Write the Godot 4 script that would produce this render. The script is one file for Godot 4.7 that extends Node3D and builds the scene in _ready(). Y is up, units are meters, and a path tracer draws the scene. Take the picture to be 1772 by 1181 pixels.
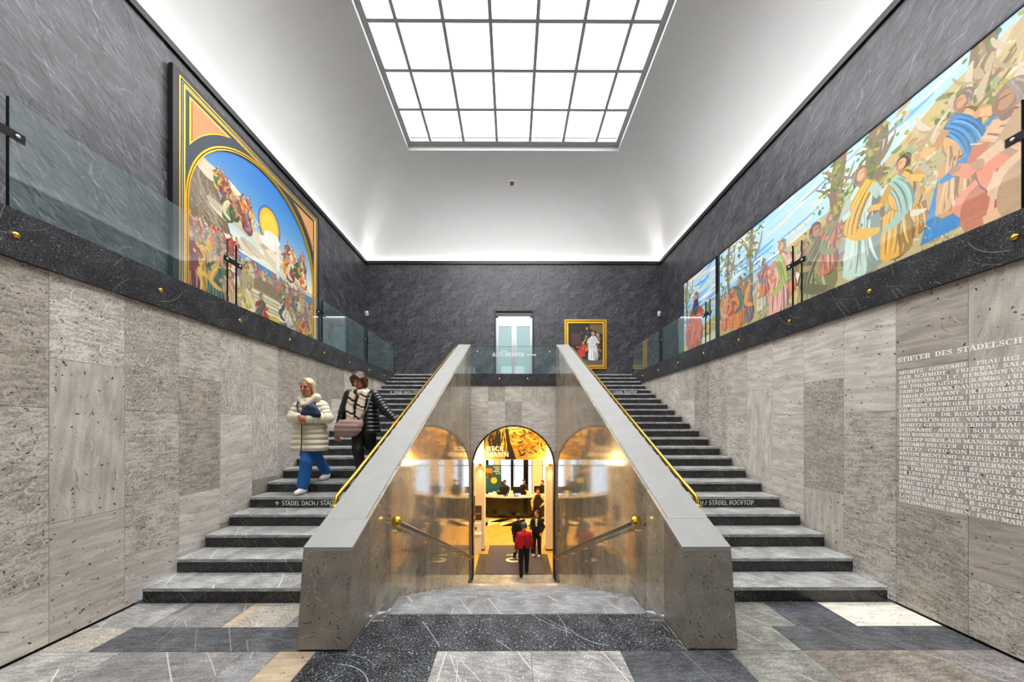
extends Node3D
# A museum staircase hall: two flights up to a dark gallery, one flight down through an arch to a lit foyer.
# Depth d runs away from the camera (z = -d); x = 0 is the axis of the stairs; y = 0 is the hall floor.

const RISE := 0.15
const GO := 0.3316
const PITCH := 0.15 / 0.3316
const FIRST := 3.253          # nosing of the first step up
const DOWN := 3.39            # nosing of the flight down
const XW := 3.69              # face of the limestone stair walls
const XU := 5.9               # face of the dark gallery walls
const XP := 1.31              # inner face of the parapets
const XQ := 1.70              # outer face of the parapets
const GALLERY := 3.30
const BACK := 13.36
const REAR := -4.5
const ARCH := 10.25
const LOW := -3.0
const FAR := 22.0
const WALLTOP := 8.22

var rng := RandomNumberGenerator.new()
var taken := {}
var M := {}
var T := {}


class Builder:
	var v := PackedVector3Array()
	var n := PackedVector3Array()
	var uv := PackedVector2Array()
	var col := PackedColorArray()
	var ix := PackedInt32Array()
	var us := 0.6
	var uo := Vector2.ZERO
	var ur := 0.0

	func at(p: Vector3, m: Vector3) -> Vector2:
		var a := m.abs()
		var q := Vector2(p.x, -p.y)
		if a.x >= a.y and a.x >= a.z:
			q = Vector2(p.z, -p.y)
		elif a.y >= a.z:
			q = Vector2(p.x, p.z)
		return q.rotated(ur) * us + uo

	func tri(a: Vector3, b: Vector3, c: Vector3, m: Vector3) -> void:
		var k := v.size()
		for p in [a, b, c]:
			v.append(p)
			n.append(m)
			uv.append(at(p, m))
		if (b - a).cross(c - a).dot(m) > 0.0:
			ix.append_array(PackedInt32Array([k, k + 2, k + 1]))
		else:
			ix.append_array(PackedInt32Array([k, k + 1, k + 2]))

	func face(pts: Array, m: Vector3) -> void:
		for i in range(1, pts.size() - 1):
			tri(pts[0], pts[i], pts[i + 1], m)

	func quad_uv(a: Vector3, b: Vector3, c: Vector3, d: Vector3, m: Vector3) -> void:
		# a top left, b top right, c bottom right, d bottom left, with uv 0..1
		var k := v.size()
		for p in [a, b, c, d]:
			v.append(p)
			n.append(m)
		uv.append_array(PackedVector2Array([Vector2(0, 0), Vector2(1, 0), Vector2(1, 1), Vector2(0, 1)]))
		if (b - a).cross(c - a).dot(m) > 0.0:
			ix.append_array(PackedInt32Array([k, k + 2, k + 1, k, k + 3, k + 2]))
		else:
			ix.append_array(PackedInt32Array([k, k + 1, k + 2, k, k + 2, k + 3]))

	func box(a: Vector3, b: Vector3) -> void:
		var l := Vector3(minf(a.x, b.x), minf(a.y, b.y), minf(a.z, b.z))
		var h := Vector3(maxf(a.x, b.x), maxf(a.y, b.y), maxf(a.z, b.z))
		face([Vector3(l.x, l.y, h.z), Vector3(h.x, l.y, h.z), h, Vector3(l.x, h.y, h.z)], Vector3.BACK)
		face([l, Vector3(h.x, l.y, l.z), Vector3(h.x, h.y, l.z), Vector3(l.x, h.y, l.z)], Vector3.FORWARD)
		face([l, Vector3(l.x, l.y, h.z), Vector3(l.x, h.y, h.z), Vector3(l.x, h.y, l.z)], Vector3.LEFT)
		face([Vector3(h.x, l.y, l.z), Vector3(h.x, l.y, h.z), h, Vector3(h.x, h.y, l.z)], Vector3.RIGHT)
		face([Vector3(l.x, h.y, l.z), Vector3(h.x, h.y, l.z), h, Vector3(l.x, h.y, h.z)], Vector3.UP)
		face([l, Vector3(h.x, l.y, l.z), Vector3(h.x, l.y, h.z), Vector3(l.x, l.y, h.z)], Vector3.DOWN)

	# polygon given in (d, y), (x, y) or (x, d), drawn out along x, d or y from lo to hi
	func put(p: Vector2, w: float, axis: String) -> Vector3:
		if axis == "x":
			return Vector3(w, p.y, -p.x)
		if axis == "d":
			return Vector3(p.x, p.y, -w)
		return Vector3(p.x, w, -p.y)

	func extrude(poly: PackedVector2Array, axis: String, lo: float, hi: float, smooth := false) -> void:
		var area := 0.0
		var np := poly.size()
		for i in np:
			area += poly[i].cross(poly[(i + 1) % np])
		var t := Geometry2D.triangulate_polygon(poly)
		var cap := (put(Vector2.ZERO, hi, axis) - put(Vector2.ZERO, lo, axis)).normalized()
		for i in range(0, t.size(), 3):
			tri(put(poly[t[i]], hi, axis), put(poly[t[i + 1]], hi, axis), put(poly[t[i + 2]], hi, axis), cap)
			tri(put(poly[t[i]], lo, axis), put(poly[t[i + 1]], lo, axis), put(poly[t[i + 2]], lo, axis), -cap)
		for i in np:
			var p := poly[i]
			var q := poly[(i + 1) % np]
			if p.is_equal_approx(q):
				continue
			var e := (q - p).normalized() * signf(area)
			var m := (put(Vector2(e.y, -e.x), 0, axis)).normalized()
			var k := v.size()
			face([put(p, lo, axis), put(q, lo, axis), put(q, hi, axis), put(p, hi, axis)], m)
			if smooth:
				var e0 := (p - poly[(i + np - 1) % np]).normalized() * signf(area)
				var e1 := (poly[(i + 2) % np] - q).normalized() * signf(area)
				var mp := put(Vector2(e0.y + e.y, -e0.x - e.x), 0, axis).normalized() if e0.dot(e) > 0.7 else m
				var mq := put(Vector2(e1.y + e.y, -e1.x - e.x), 0, axis).normalized() if e1.dot(e) > 0.7 else m
				for j in range(k, v.size()):
					n[j] = mp if v[j].is_equal_approx(put(p, lo, axis)) or v[j].is_equal_approx(put(p, hi, axis)) else mq

	func grid(pts: Array, rows: int, cols: int, closed := false) -> void:
		# rows x cols points, smooth normals
		var k := v.size()
		var acc := PackedVector3Array()
		acc.resize(rows * cols)
		var faces := []
		for r in rows - 1:
			for c in (cols if closed else cols - 1):
				var a := r * cols + c
				var b := r * cols + (c + 1) % cols
				faces.append([a, b, b + cols])
				faces.append([a, b + cols, a + cols])
		for f in faces:
			var m: Vector3 = (pts[f[1]] - pts[f[0]]).cross(pts[f[2]] - pts[f[0]])
			for j in f:
				acc[j] += m
		for i in rows * cols:
			var m := acc[i].normalized()
			v.append(pts[i])
			n.append(m)
			uv.append(at(pts[i], m))
		for f in faces:
			ix.append_array(PackedInt32Array([k + f[0], k + f[2], k + f[1]]))

	func tube(path: Array, radius, seg := 10, cap := true, flat := 1.0) -> void:
		var rows := []
		var up := Vector3.UP
		var m := path.size()
		for i in m:
			var t: Vector3 = (path[mini(i + 1, m - 1)] - path[maxi(i - 1, 0)]).normalized()
			if absf(t.dot(up)) > 0.98:
				up = Vector3.RIGHT
			var s := t.cross(up).normalized()
			var w := s.cross(t).normalized()
			var r: float = radius[i] if radius is Array else radius
			for j in seg:
				var a := TAU * j / seg
				rows.append(path[i] + (s * cos(a) + w * sin(a) * flat) * r)
		var first := v.size()
		grid(rows, m, seg, true)
		if cap:
			for e in [0, m - 1]:
				var t: Vector3 = (path[0] - path[1]).normalized() if e == 0 else (path[m - 1] - path[m - 2]).normalized()
				var ring := []
				for j in seg:
					ring.append(v[first + e * seg + j])
				face(ring, t)

	func lathe(profile: Array, centre: Vector3, axis := Vector3.UP, seg := 16) -> void:
		var s := axis.cross(Vector3.RIGHT if absf(axis.x) < 0.9 else Vector3.BACK).normalized()
		var w := axis.cross(s).normalized()
		var rows := []
		for p in profile:
			for j in seg:
				var a := TAU * j / seg
				rows.append(centre + axis * p.y + (s * cos(a) + w * sin(a)) * maxf(p.x, 0.0003))
		grid(rows, profile.size(), seg, true)

	func mesh() -> ArrayMesh:
		var a := []
		a.resize(Mesh.ARRAY_MAX)
		a[Mesh.ARRAY_VERTEX] = v
		a[Mesh.ARRAY_NORMAL] = n
		if uv.size() == v.size():
			a[Mesh.ARRAY_TEX_UV] = uv
		if col.size() == v.size() and col.size() > 0:
			a[Mesh.ARRAY_COLOR] = col
		a[Mesh.ARRAY_INDEX] = ix
		var m := ArrayMesh.new()
		m.add_surface_from_arrays(Mesh.PRIMITIVE_TRIANGLES, a)
		return m


class Paint:
	var im: Image
	var w: int
	var h: int

	func _init(width: int, height: int, c: Color) -> void:
		w = width
		h = height
		im = Image.create(w, h, false, Image.FORMAT_RGB8)
		im.fill(c)

	func poly(pts: PackedVector2Array, c: Color) -> void:
		var y0 := h
		var y1 := 0
		for p in pts:
			y0 = mini(y0, int(floor(p.y)))
			y1 = maxi(y1, int(ceil(p.y)))
		y0 = maxi(y0, 0)
		y1 = mini(y1, h - 1)
		var m := pts.size()
		for y in range(y0, y1 + 1):
			var xs := PackedFloat32Array()
			var f := y + 0.5
			for i in m:
				var a := pts[i]
				var b := pts[(i + 1) % m]
				if (a.y <= f) != (b.y <= f):
					xs.append(a.x + (f - a.y) / (b.y - a.y) * (b.x - a.x))
			xs.sort()
			for k in range(0, xs.size() - 1, 2):
				var l := maxi(0, int(round(xs[k])))
				var r := mini(w, int(round(xs[k + 1])))
				if r > l:
					im.fill_rect(Rect2i(l, y, r - l, 1), c)

	func oval(cx: float, cy: float, rx: float, ry: float, turn: float, c: Color) -> void:
		var p := PackedVector2Array()
		for i in 18:
			var a := TAU * i / 18.0
			p.append(Vector2(cx, cy) + Vector2(cos(a) * rx, sin(a) * ry).rotated(turn))
		poly(p, c)

	func stroke(pts: Array, wide: float, c: Color, taper := true) -> void:
		var l := PackedVector2Array()
		var r := PackedVector2Array()
		var m := pts.size()
		for i in m:
			var t: Vector2 = (pts[mini(i + 1, m - 1)] - pts[maxi(i - 1, 0)]).normalized()
			var k := wide * 0.5 * ((0.25 + 0.75 * sin(PI * (i + 0.5) / m)) if taper else 1.0)
			l.append(pts[i] + Vector2(-t.y, t.x) * k)
			r.append(pts[i] - Vector2(-t.y, t.x) * k)
		r.reverse()
		l.append_array(r)
		poly(l, c)

	func curve(a: Vector2, b: Vector2, bend: float, wide: float, c: Color, taper := true) -> void:
		var mid := (a + b) * 0.5 + Vector2(a.y - b.y, b.x - a.x) * bend
		var p := []
		for i in 8:
			var t := i / 7.0
			p.append(a.lerp(mid, t).lerp(mid.lerp(b, t), t))
		stroke(p, wide, c, taper)

	# a robed figure of no one in particular, built from rounded masses and folds
	func robed(x: float, foot: float, tall: float, robe: Color, drape: Color, g: RandomNumberGenerator, seated := false) -> void:
		var u := tall / (5.4 if seated else 7.0)
		var lean := g.randf_range(-0.4, 0.4) * u
		var top := foot - tall
		var side := 1.0 if g.randf() > 0.5 else -1.0
		var wd := u * g.randf_range(1.0, 1.3)
		var dk := robe.darkened(0.45)
		var skin := Color(0.88, 0.66, 0.5).darkened(g.randf_range(0.0, 0.22))
		var hair := Color(0.3, 0.2, 0.12).lightened(g.randf_range(0.0, 0.35))
		var hip := Vector2(x, top + u * 3.6)
		var chest := Vector2(x + lean, top + u * 2.1)
		# skirt and knees
		oval(x + u * 0.12, foot - u * 1.3, wd * 1.02, u * 1.5, 0, dk)
		oval(x - u * 0.05, foot - u * 1.4, wd * 0.92, u * 1.45, 0, robe)
		poly(PackedVector2Array([hip + Vector2(-wd * 0.8, 0), hip + Vector2(wd * 0.8, 0), Vector2(x + wd, foot - u * 0.3), Vector2(x + wd * 0.6, foot), Vector2(x - wd * 0.7, foot), Vector2(x - wd, foot - u * 0.4)]), robe)
		poly(PackedVector2Array([hip + Vector2(wd * 0.25, 0), hip + Vector2(wd * 0.8, 0), Vector2(x + wd, foot - u * 0.3), Vector2(x + wd * 0.6, foot), Vector2(x + wd * 0.2, foot)]), robe.darkened(0.3))
		if seated:
			oval(x + side * wd * 0.75, foot - u * 1.8, u * 0.95, u * 0.7, side * 0.3, robe.lightened(0.12))
			oval(x + side * wd * 0.85, foot - u * 1.2, u * 0.6, u * 1.0, 0, robe.darkened(0.15))
		# trunk
		oval(chest.x, chest.y + u * 0.4, u * 0.86, u * 1.45, -lean / (u * 6.0), dk)
		oval(chest.x - u * 0.08, chest.y + u * 0.35, u * 0.76, u * 1.35, -lean / (u * 6.0), robe.lightened(0.05))
		for i in 11:
			var k := -0.9 + i * 0.17 + g.randf_range(-0.05, 0.05)
			var c := robe.darkened(g.randf_range(0.15, 0.42)) if i % 2 else robe.lightened(g.randf_range(0.12, 0.36))
			curve(Vector2(x + lean * 0.5 + k * u * 0.6, top + u * g.randf_range(2.6, 3.8)), Vector2(x + k * wd * 0.9, foot - u * g.randf_range(0.05, 0.7)), g.randf_range(-0.15, 0.15), u * g.randf_range(0.1, 0.22), c)
		# mantle across one shoulder and hip
		var m0 := chest + Vector2(side * u * 0.6, -u * 0.65)
		var m1 := hip + Vector2(-side * wd * 0.6, u * 0.2)
		curve(m0, m1, 0.18 * side, u * 1.05, drape.darkened(0.2), false)
		curve(m0 + Vector2(0, -u * 0.1), m1, 0.2 * side, u * 0.75, drape, false)
		curve(hip + Vector2(-side * wd * 0.85, 0), hip + Vector2(side * wd * 0.8, u * 1.1), 0.22 * side, u * 0.7, drape)
		for i in 6:
			var o := (i - 2.5) * u * 0.16
			curve(m0 + Vector2(o, 0), m1 + Vector2(o, u * 0.3), g.randf_range(0.1, 0.26) * side, u * 0.11, drape.darkened(g.randf_range(0.18, 0.4)) if i % 2 else drape.lightened(g.randf_range(0.12, 0.32)))
		# arms and hands
		for e in [-1.0, 1.0]:
			var sh := chest + Vector2(e * u * 0.68, -u * 0.4)
			var el := sh + Vector2(e * u * g.randf_range(0.2, 0.7), u * g.randf_range(0.7, 1.1))
			var ha := el + Vector2(side * u * g.randf_range(0.3, 0.9), u * g.randf_range(-0.9, 0.4))
			curve(sh, el, 0.1, u * 0.52, robe.darkened(0.12), false)
			curve(el, ha, 0.1, u * 0.4, robe.lightened(0.1), false)
			oval(ha.x, ha.y, u * 0.2, u * 0.15, g.randf() * 3.0, skin)
		# head
		var hx := x + lean * 1.1
		oval(hx, top + u * 1.05, u * 0.2, u * 0.3, 0, skin.darkened(0.25))
		oval(hx - side * u * 0.08, top + u * 0.52, u * 0.46, u * 0.54, 0, hair)
		oval(hx + side * u * 0.06, top + u * 0.62, u * 0.32, u * 0.42, 0, skin.darkened(0.18))
		oval(hx + side * u * 0.02, top + u * 0.58, u * 0.24, u * 0.35, 0, skin)
		if u < 24.0:
			for e in [-1, 1]:
				oval(hx + side * u * 0.06 + e * u * 0.12, top + u * 0.56, u * 0.05, u * 0.03, 0, skin.darkened(0.55))
		else:   # turned away, head bowed: locks of hair, cheek and brow only
			for i in 7:
				var a := Vector2(hx - side * u * g.randf_range(0.0, 0.3), top + u * g.randf_range(0.02, 0.2))
				curve(a, Vector2(hx - side * u * g.randf_range(0.2, 0.5), top + u * g.randf_range(0.7, 1.15)), 0.2 * side, u * 0.12, hair.lightened(0.12 * (i % 3)))
			curve(Vector2(hx - side * u * 0.1, top + u * 0.5), Vector2(hx + side * u * 0.28, top + u * 0.48), -0.2 * side, u * 0.06, skin.darkened(0.35))
			curve(Vector2(hx + side * u * 0.2, top + u * 0.5), Vector2(hx + side * u * 0.24, top + u * 0.72), -0.2 * side, u * 0.06, skin.darkened(0.25))

	# short dabs of the colours already there, so that nothing stays a flat patch
	func dabs(count: int, size: float, vary: float, g: RandomNumberGenerator) -> void:
		for i in count:
			var x := g.randi_range(0, w - 1)
			var y := g.randi_range(0, h - 1)
			var c := im.get_pixel(x, y)
			var k := g.randfn(0.0, vary)
			c = c.lightened(k) if k > 0.0 else c.darkened(-k)
			c.r = clampf(c.r + g.randfn(0, 0.03), 0, 1)
			c.b = clampf(c.b + g.randfn(0, 0.03), 0, 1)
			var a := g.randf_range(0.6, 2.4)
			var t := Vector2(cos(a), sin(a)) * size * g.randf_range(0.8, 2.2)
			stroke([Vector2(x, y) - t, Vector2(x, y), Vector2(x, y) + t], size * g.randf_range(0.5, 0.9), c)

	func tex() -> ImageTexture:
		return ImageTexture.create_from_image(im)


# ---------------------------------------------------------------- nodes

func P(x: float, y: float, d: float) -> Vector3:
	return Vector3(x, y, -d)


func called(base: String) -> String:
	if not taken.has(base):
		taken[base] = 0
		return base
	taken[base] += 1
	return "%s_%03d" % [base, taken[base]]


func origin_of(o: Node3D) -> Vector3:
	var p := Vector3.ZERO
	var k: Node = o
	while k != self and k is Node3D:
		p += k.position
		k = k.get_parent()
	return p


func tag(o: Node, label: String, category := "", group := "", kind := "") -> Node:
	if label:
		o.set_meta("label", label)
	if category:
		o.set_meta("category", category)
	if group:
		o.set_meta("group", group)
	if kind:
		o.set_meta("kind", kind)
	return o


func thing(base: String, where: Vector3, label: String, category: String, group := "", kind := "") -> Node3D:
	var o := Node3D.new()
	o.name = called(base)
	add_child(o)
	o.position = where
	tag(o, label, category, group, kind)
	return o


func part(base: String, b: Builder, mat: Material, parent: Node = self) -> MeshInstance3D:
	var o := MeshInstance3D.new()
	o.name = called(base) if parent == self else base
	o.mesh = b.mesh()
	o.material_override = mat
	parent.add_child(o, true)
	if parent != self:
		o.position = -origin_of(parent)
	return o


func stone(us := 0.6) -> Builder:
	var b := Builder.new()
	b.us = us
	b.uo = Vector2(rng.randf(), rng.randf())
	return b


func boxed(base: String, a: Vector3, b: Vector3, mat: Material, parent: Node = self, us := 0.6) -> MeshInstance3D:
	var k := stone(us)
	k.box(a, b)
	return part(base, k, mat, parent)


func mat(c: Color, rough := 0.6, tex: Texture2D = null, metal := 0.0, spec := 0.5) -> StandardMaterial3D:
	var m := StandardMaterial3D.new()
	m.albedo_color = c
	m.roughness = rough
	m.metallic = metal
	m.metallic_specular = spec
	if tex:
		m.albedo_texture = tex
	return m


func words(base: String, text: String, font: Font, size: float, thick: float, m: Material, parent: Node, where: Transform3D, align := HORIZONTAL_ALIGNMENT_LEFT, width := 0.0) -> MeshInstance3D:
	# size: cap height in metres; where: baseline start, x along the line, z out of the surface
	var t := TextMesh.new()
	t.text = text
	t.font = font
	t.font_size = 32
	t.pixel_size = size / 23.0
	t.depth = thick
	t.curve_step = 2.0
	t.horizontal_alignment = align
	t.vertical_alignment = VERTICAL_ALIGNMENT_BOTTOM
	var o := MeshInstance3D.new()
	o.name = base
	o.mesh = t
	o.material_override = m
	parent.add_child(o, true)
	var b := t.get_aabb()
	var s := 1.0
	if width > 0.0 and b.size.x > 0.0:
		s = width / b.size.x
	# put the baseline-left of the letters on the given place (capitals have no descenders)
	var ruler := TextMesh.new()
	ruler.text = "H"
	ruler.font = font
	ruler.font_size = 32
	ruler.pixel_size = t.pixel_size
	ruler.vertical_alignment = VERTICAL_ALIGNMENT_BOTTOM
	var shift := Vector3(-b.position.x * s, -ruler.get_aabb().position.y, -b.position.z)
	if align == HORIZONTAL_ALIGNMENT_CENTER:
		shift.x = -(b.position.x + b.size.x * 0.5) * s
	elif align == HORIZONTAL_ALIGNMENT_RIGHT:
		shift.x = -(b.position.x + b.size.x) * s
	var inner := Transform3D(Basis.from_scale(Vector3(s, 1, 1)), shift)
	o.transform = Transform3D(Basis(), -origin_of(parent)) * where * inner
	return o


# ---------------------------------------------------------------- textures

func field(seed_: int, freq: float, w: int, h: int, oct := 4) -> PackedByteArray:
	var f := FastNoiseLite.new()
	f.seed = seed_
	f.noise_type = FastNoiseLite.TYPE_SIMPLEX
	f.frequency = freq
	f.fractal_octaves = oct
	var im := f.get_seamless_image(w, h)
	if w != 1024 or h != 1024:
		im.resize(1024, 1024, Image.INTERPOLATE_CUBIC)
	im.convert(Image.FORMAT_L8)
	return im.get_data()


func strokes(lum: PackedFloat32Array, count: int, len_lo: float, len_hi: float, turn: float, spread: float, bend: float, wide: float, amp_lo: float, amp_hi: float, g: RandomNumberGenerator) -> PackedFloat32Array:
	for s in count:
		var x := g.randf() * 1024.0
		var y := g.randf() * 1024.0
		var a := turn + g.randfn(0.0, spread)
		var k := g.randf_range(-bend, bend)
		var leap := 2.0 if wide > 2.5 else 1.0
		var steps := int(g.randf_range(len_lo, len_hi) / leap)
		var amp := g.randf_range(amp_lo, amp_hi)
		var r := wide * g.randf_range(0.6, 1.4)
		var ir := int(ceil(r))
		for i in steps:
			x += cos(a) * leap
			y += sin(a) * leap
			a += k * leap
			var fade := minf(1.0, (minf(i, steps - i) + 0.5) * leap / 6.0)
			var px := int(x)
			var py := int(y)
			for dy in range(-ir, ir + 1):
				var row := ((py + dy) & 1023) * 1024
				for dx in range(-ir, ir + 1):
					var q := Vector2(px + dx - x, py + dy - y).length()
					if q < r:
						lum[row + ((px + dx) & 1023)] += amp * fade * (1.0 - q / r) * 0.45 * leap
	return lum


func base_field(parts: Array) -> PackedFloat32Array:
	var lum := PackedFloat32Array()
	lum.resize(1024 * 1024)
	lum.fill(1.0)
	for p in parts:
		var d: PackedByteArray = p[0]
		var k: float = p[1] / 255.0
		var o: float = p[1] * 0.5
		for i in 1048576:
			lum[i] += d[i] * k - o
	return lum


func finish(lum: PackedFloat32Array, dark: Color, light: Color, lo := 0.35, hi := 1.55) -> ImageTexture:
	var out := PackedByteArray()
	out.resize(1024 * 1024 * 3)
	var lut := PackedByteArray()
	for i in 256:
		var c := dark.lerp(light, i / 255.0)
		lut.append(int(c.r * 255.0))
		lut.append(int(c.g * 255.0))
		lut.append(int(c.b * 255.0))
	var k := 255.0 / (hi - lo)
	var j := 0
	for i in 1048576:
		var q := clampi(int((lum[i] - lo) * k), 0, 255) * 3
		out[j] = lut[q]
		out[j + 1] = lut[q + 1]
		out[j + 2] = lut[q + 2]
		j += 3
	return ImageTexture.create_from_image(Image.create_from_data(1024, 1024, false, Image.FORMAT_RGB8, out))


func make_textures() -> void:
	var g := RandomNumberGenerator.new()
	g.seed = 7
	var cloud := field(1, 0.004, 1024, 1024, 3)
	var grain := field(2, 0.06, 1024, 1024, 3)
	var speck := field(3, 0.15, 1024, 1024, 2)
	var streak := field(4, 0.03, 256, 1024, 4)
	var streak2 := field(5, 0.02, 128, 1024, 4)
	# shell limestone, bold: drifts of bedding, pale shell rims, dark pores
	var l := base_field([[cloud, 0.25], [streak, 0.42], [grain, 0.45]])
	l = strokes(l, 320, 30, 110, 0.25, 0.3, 0.012, 2.6, -0.3, -0.08, g)
	l = strokes(l, 110, 40, 90, 0.15, 0.8, 0.075, 3.2, 0.35, 0.85, g)
	l = strokes(l, 800, 10, 46, 0.2, 0.5, 0.05, 2.6, 0.3, 0.8, g)
	l = strokes(l, 420, 5, 18, 0.3, 0.7, 0.08, 2.8, -1.9, -0.6, g)
	T.shell = finish(l, Color(0.12, 0.1, 0.08), Color(1, 0.985, 0.96), -0.2, 1.22)
	# the same stone with finer, denser shells
	l = base_field([[cloud, 0.25], [grain, 0.65], [streak, 0.3]])
	l = strokes(l, 1200, 8, 30, 0.3, 1.1, 0.12, 2.6, 0.3, 0.9, g)
	l = strokes(l, 800, 6, 22, 0.2, 0.9, 0.1, 2.6, -1.0, -0.3, g)
	T.dense = finish(l, Color(0.1, 0.085, 0.07), Color(1, 0.985, 0.96), -0.3, 1.35)
	# quiet panels: fine bedding with a few pores
	l = base_field([[cloud, 0.15], [streak2, 0.3], [grain, 0.14]])
	l = strokes(l, 260, 20, 80, 0.12, 0.25, 0.02, 3.0, -0.3, 0.4, g)
	l = strokes(l, 170, 5, 20, 0.3, 0.8, 0.1, 3.2, -2.0, -0.8, g)
	T.quiet = finish(l, Color(0.16, 0.14, 0.12), Color(1, 0.985, 0.96), -0.15, 1.15)
	# plain coping stone
	l = base_field([[cloud, 0.06], [speck, 0.12], [grain, 0.05]])
	l = strokes(l, 260, 3, 9, 0.3, 0.9, 0.1, 2.4, -0.9, -0.3, g)
	T.fine = finish(l, Color(0.16, 0.155, 0.15), Color(1, 1, 0.99), -0.1, 1.2)
	# parapet stone: fine, with small dark pores and worm marks
	l = base_field([[cloud, 0.2], [grain, 0.2], [speck, 0.14]])
	l = strokes(l, 520, 3, 12, 0.6, 1.0, 0.1, 3.2, -1.9, -0.6, g)
	l = strokes(l, 90, 18, 60, 0.8, 0.8, 0.06, 2.8, -1.2, -0.5, g)
	l = strokes(l, 160, 14, 60, 0.5, 1.2, 0.06, 3.4, 0.15, 0.5, g)
	T.pore = finish(l, Color(0.09, 0.075, 0.06), Color(1, 0.99, 0.96), -0.1, 1.3)
	# dark limestone: charcoal with pale flecks
	l = base_field([[cloud, 0.4], [grain, 1.3], [speck, 0.5]])
	l = strokes(l, 900, 5, 18, 0.5, 1.2, 0.15, 3.2, 0.4, 1.8, g)
	l = strokes(l, 12, 120, 420, 1.0, 0.3, 0.004, 3.0, 0.5, 1.4, g)
	T.dark = finish(l, Color(0.07, 0.07, 0.08), Color(1, 1, 1), 0.35, 2.2)
	# floor stone: mid grey, streaked, with long pale veins
	l = base_field([[cloud, 0.4], [streak, 0.4], [grain, 0.45], [speck, 0.16]])
	l = strokes(l, 600, 5, 22, 0.4, 1.2, 0.12, 2.8, 0.2, 0.7, g)
	l = strokes(l, 8, 200, 800, 0.9, 0.35, 0.001, 3.0, 0.8, 1.6, g)
	T.vein = finish(l, Color(0.16, 0.16, 0.17), Color(1, 1, 1), 0.0, 1.5)
	# gallery walls: trowelled dark plaster, many short sweeps
	l = base_field([[cloud, 0.5], [streak2, 0.2]])
	l = strokes(l, 1700, 40, 130, -0.7, 0.3, 0.01, 6.5, -0.2, 0.2, g)
	l = strokes(l, 2200, 12, 50, -0.6, 0.4, 0.02, 2.6, -0.28, 0.28, g)
	T.slate = finish(l, Color(0.2, 0.2, 0.215), Color(1, 1, 1), 0.1, 2.2)
	# white vault plaster with broad faint sweeps
	l = base_field([[cloud, 0.05], [streak2, 0.05]])
	T.plaster = finish(l, Color(0.85, 0.85, 0.85), Color(1, 1, 1), 0.6, 1.2)
	# woven mat
	l = base_field([[speck, 0.5], [grain, 0.2]])
	T.mat = finish(l, Color(0.5, 0.5, 0.5), Color(1, 1, 1), 0.4, 1.6)


func make_materials() -> void:
	make_textures()
	var tints := [Color(0.88, 0.865, 0.845), Color(0.82, 0.8, 0.775), Color(0.75, 0.725, 0.695)]
	M.lime = []
	for t in [T.shell, T.dense, T.quiet]:
		for c in tints:
			M.lime.append(mat(c, 0.38, t))
	M.polished = []
	for c in [Color(0.82, 0.78, 0.72), Color(0.74, 0.7, 0.64), Color(0.78, 0.73, 0.66)]:
		M.polished.append(mat(c, 0.07, T.pore))
	M.pier = mat(Color(0.65, 0.63, 0.6), 0.35, T.pore)
	M.coping = mat(Color(0.68, 0.68, 0.675), 0.45, T.fine)
	M.band = mat(Color(0.5, 0.5, 0.52), 0.3, T.dark)
	M.tread = mat(Color(0.84, 0.84, 0.83), 0.3, T.vein)
	M.riser = mat(Color(0.4, 0.4, 0.4), 0.25, T.dark)
	M.slate = mat(Color(0.455, 0.46, 0.49), 0.45, T.slate)
	M.plaster = mat(Color(0.83, 0.83, 0.83), 0.9, T.plaster)
	M.joint = mat(Color(0.3, 0.29, 0.27), 0.9)
	M.black = mat(Color(0.03, 0.03, 0.035), 0.4)
	M.brass = mat(Color(0.95, 0.76, 0.28), 0.2, null, 1.0)
	M.bronze = mat(Color(0.05, 0.035, 0.025), 0.22)
	M.steel = mat(Color(0.75, 0.76, 0.77), 0.3, null, 0.9)
	M.letter = mat(Color(0.93, 0.93, 0.92), 0.6)
	M.glass = mat(Color(0.4, 0.66, 0.66, 0.05), 0.02)
	M.glass.transparency = BaseMaterial3D.TRANSPARENCY_ALPHA
	M.pane = mat(Color(0.9, 0.95, 1.0, 0.08), 0.02)
	M.pane.transparency = BaseMaterial3D.TRANSPARENCY_ALPHA
	M.white = mat(Color(0.93, 0.92, 0.9), 0.6)
	M.warmwall = mat(Color(0.92, 0.88, 0.8), 0.6)
	M.gold = mat(Color(0.93, 0.72, 0.22), 0.35, null, 0.75)
	M.frame_black = mat(Color(0.02, 0.02, 0.025), 0.5)
	M.frame_blue = mat(Color(0.13, 0.19, 0.25), 0.5)
	M.frame_cream = mat(Color(0.93, 0.86, 0.68), 0.5)
	M.peach = mat(Color(0.85, 0.58, 0.38), 0.6, T.plaster)
	M.skylight_frame = mat(Color(0.62, 0.62, 0.62), 0.6)
	M.skin = mat(Color(0.78, 0.56, 0.45), 0.55)


func glow(c: Color, k: float) -> StandardMaterial3D:
	var m := mat(c, 0.5)
	m.emission_enabled = true
	m.emission = c
	m.emission_energy_multiplier = k
	return m


func area(base: String, where: Vector3, turn: Vector3, size: Vector2, c: Color, radiance: float, parent: Node) -> void:
	var l := AreaLight3D.new()
	l.name = base
	l.area_size = size
	l.area_normalize_energy = false
	l.light_energy = radiance / PI
	l.light_color = c
	l.shadow_enabled = true
	l.area_range = 40.0
	l.area_attenuation = 2.0
	parent.add_child(l, true)
	l.position = where - origin_of(parent)
	l.rotation = turn


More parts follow.
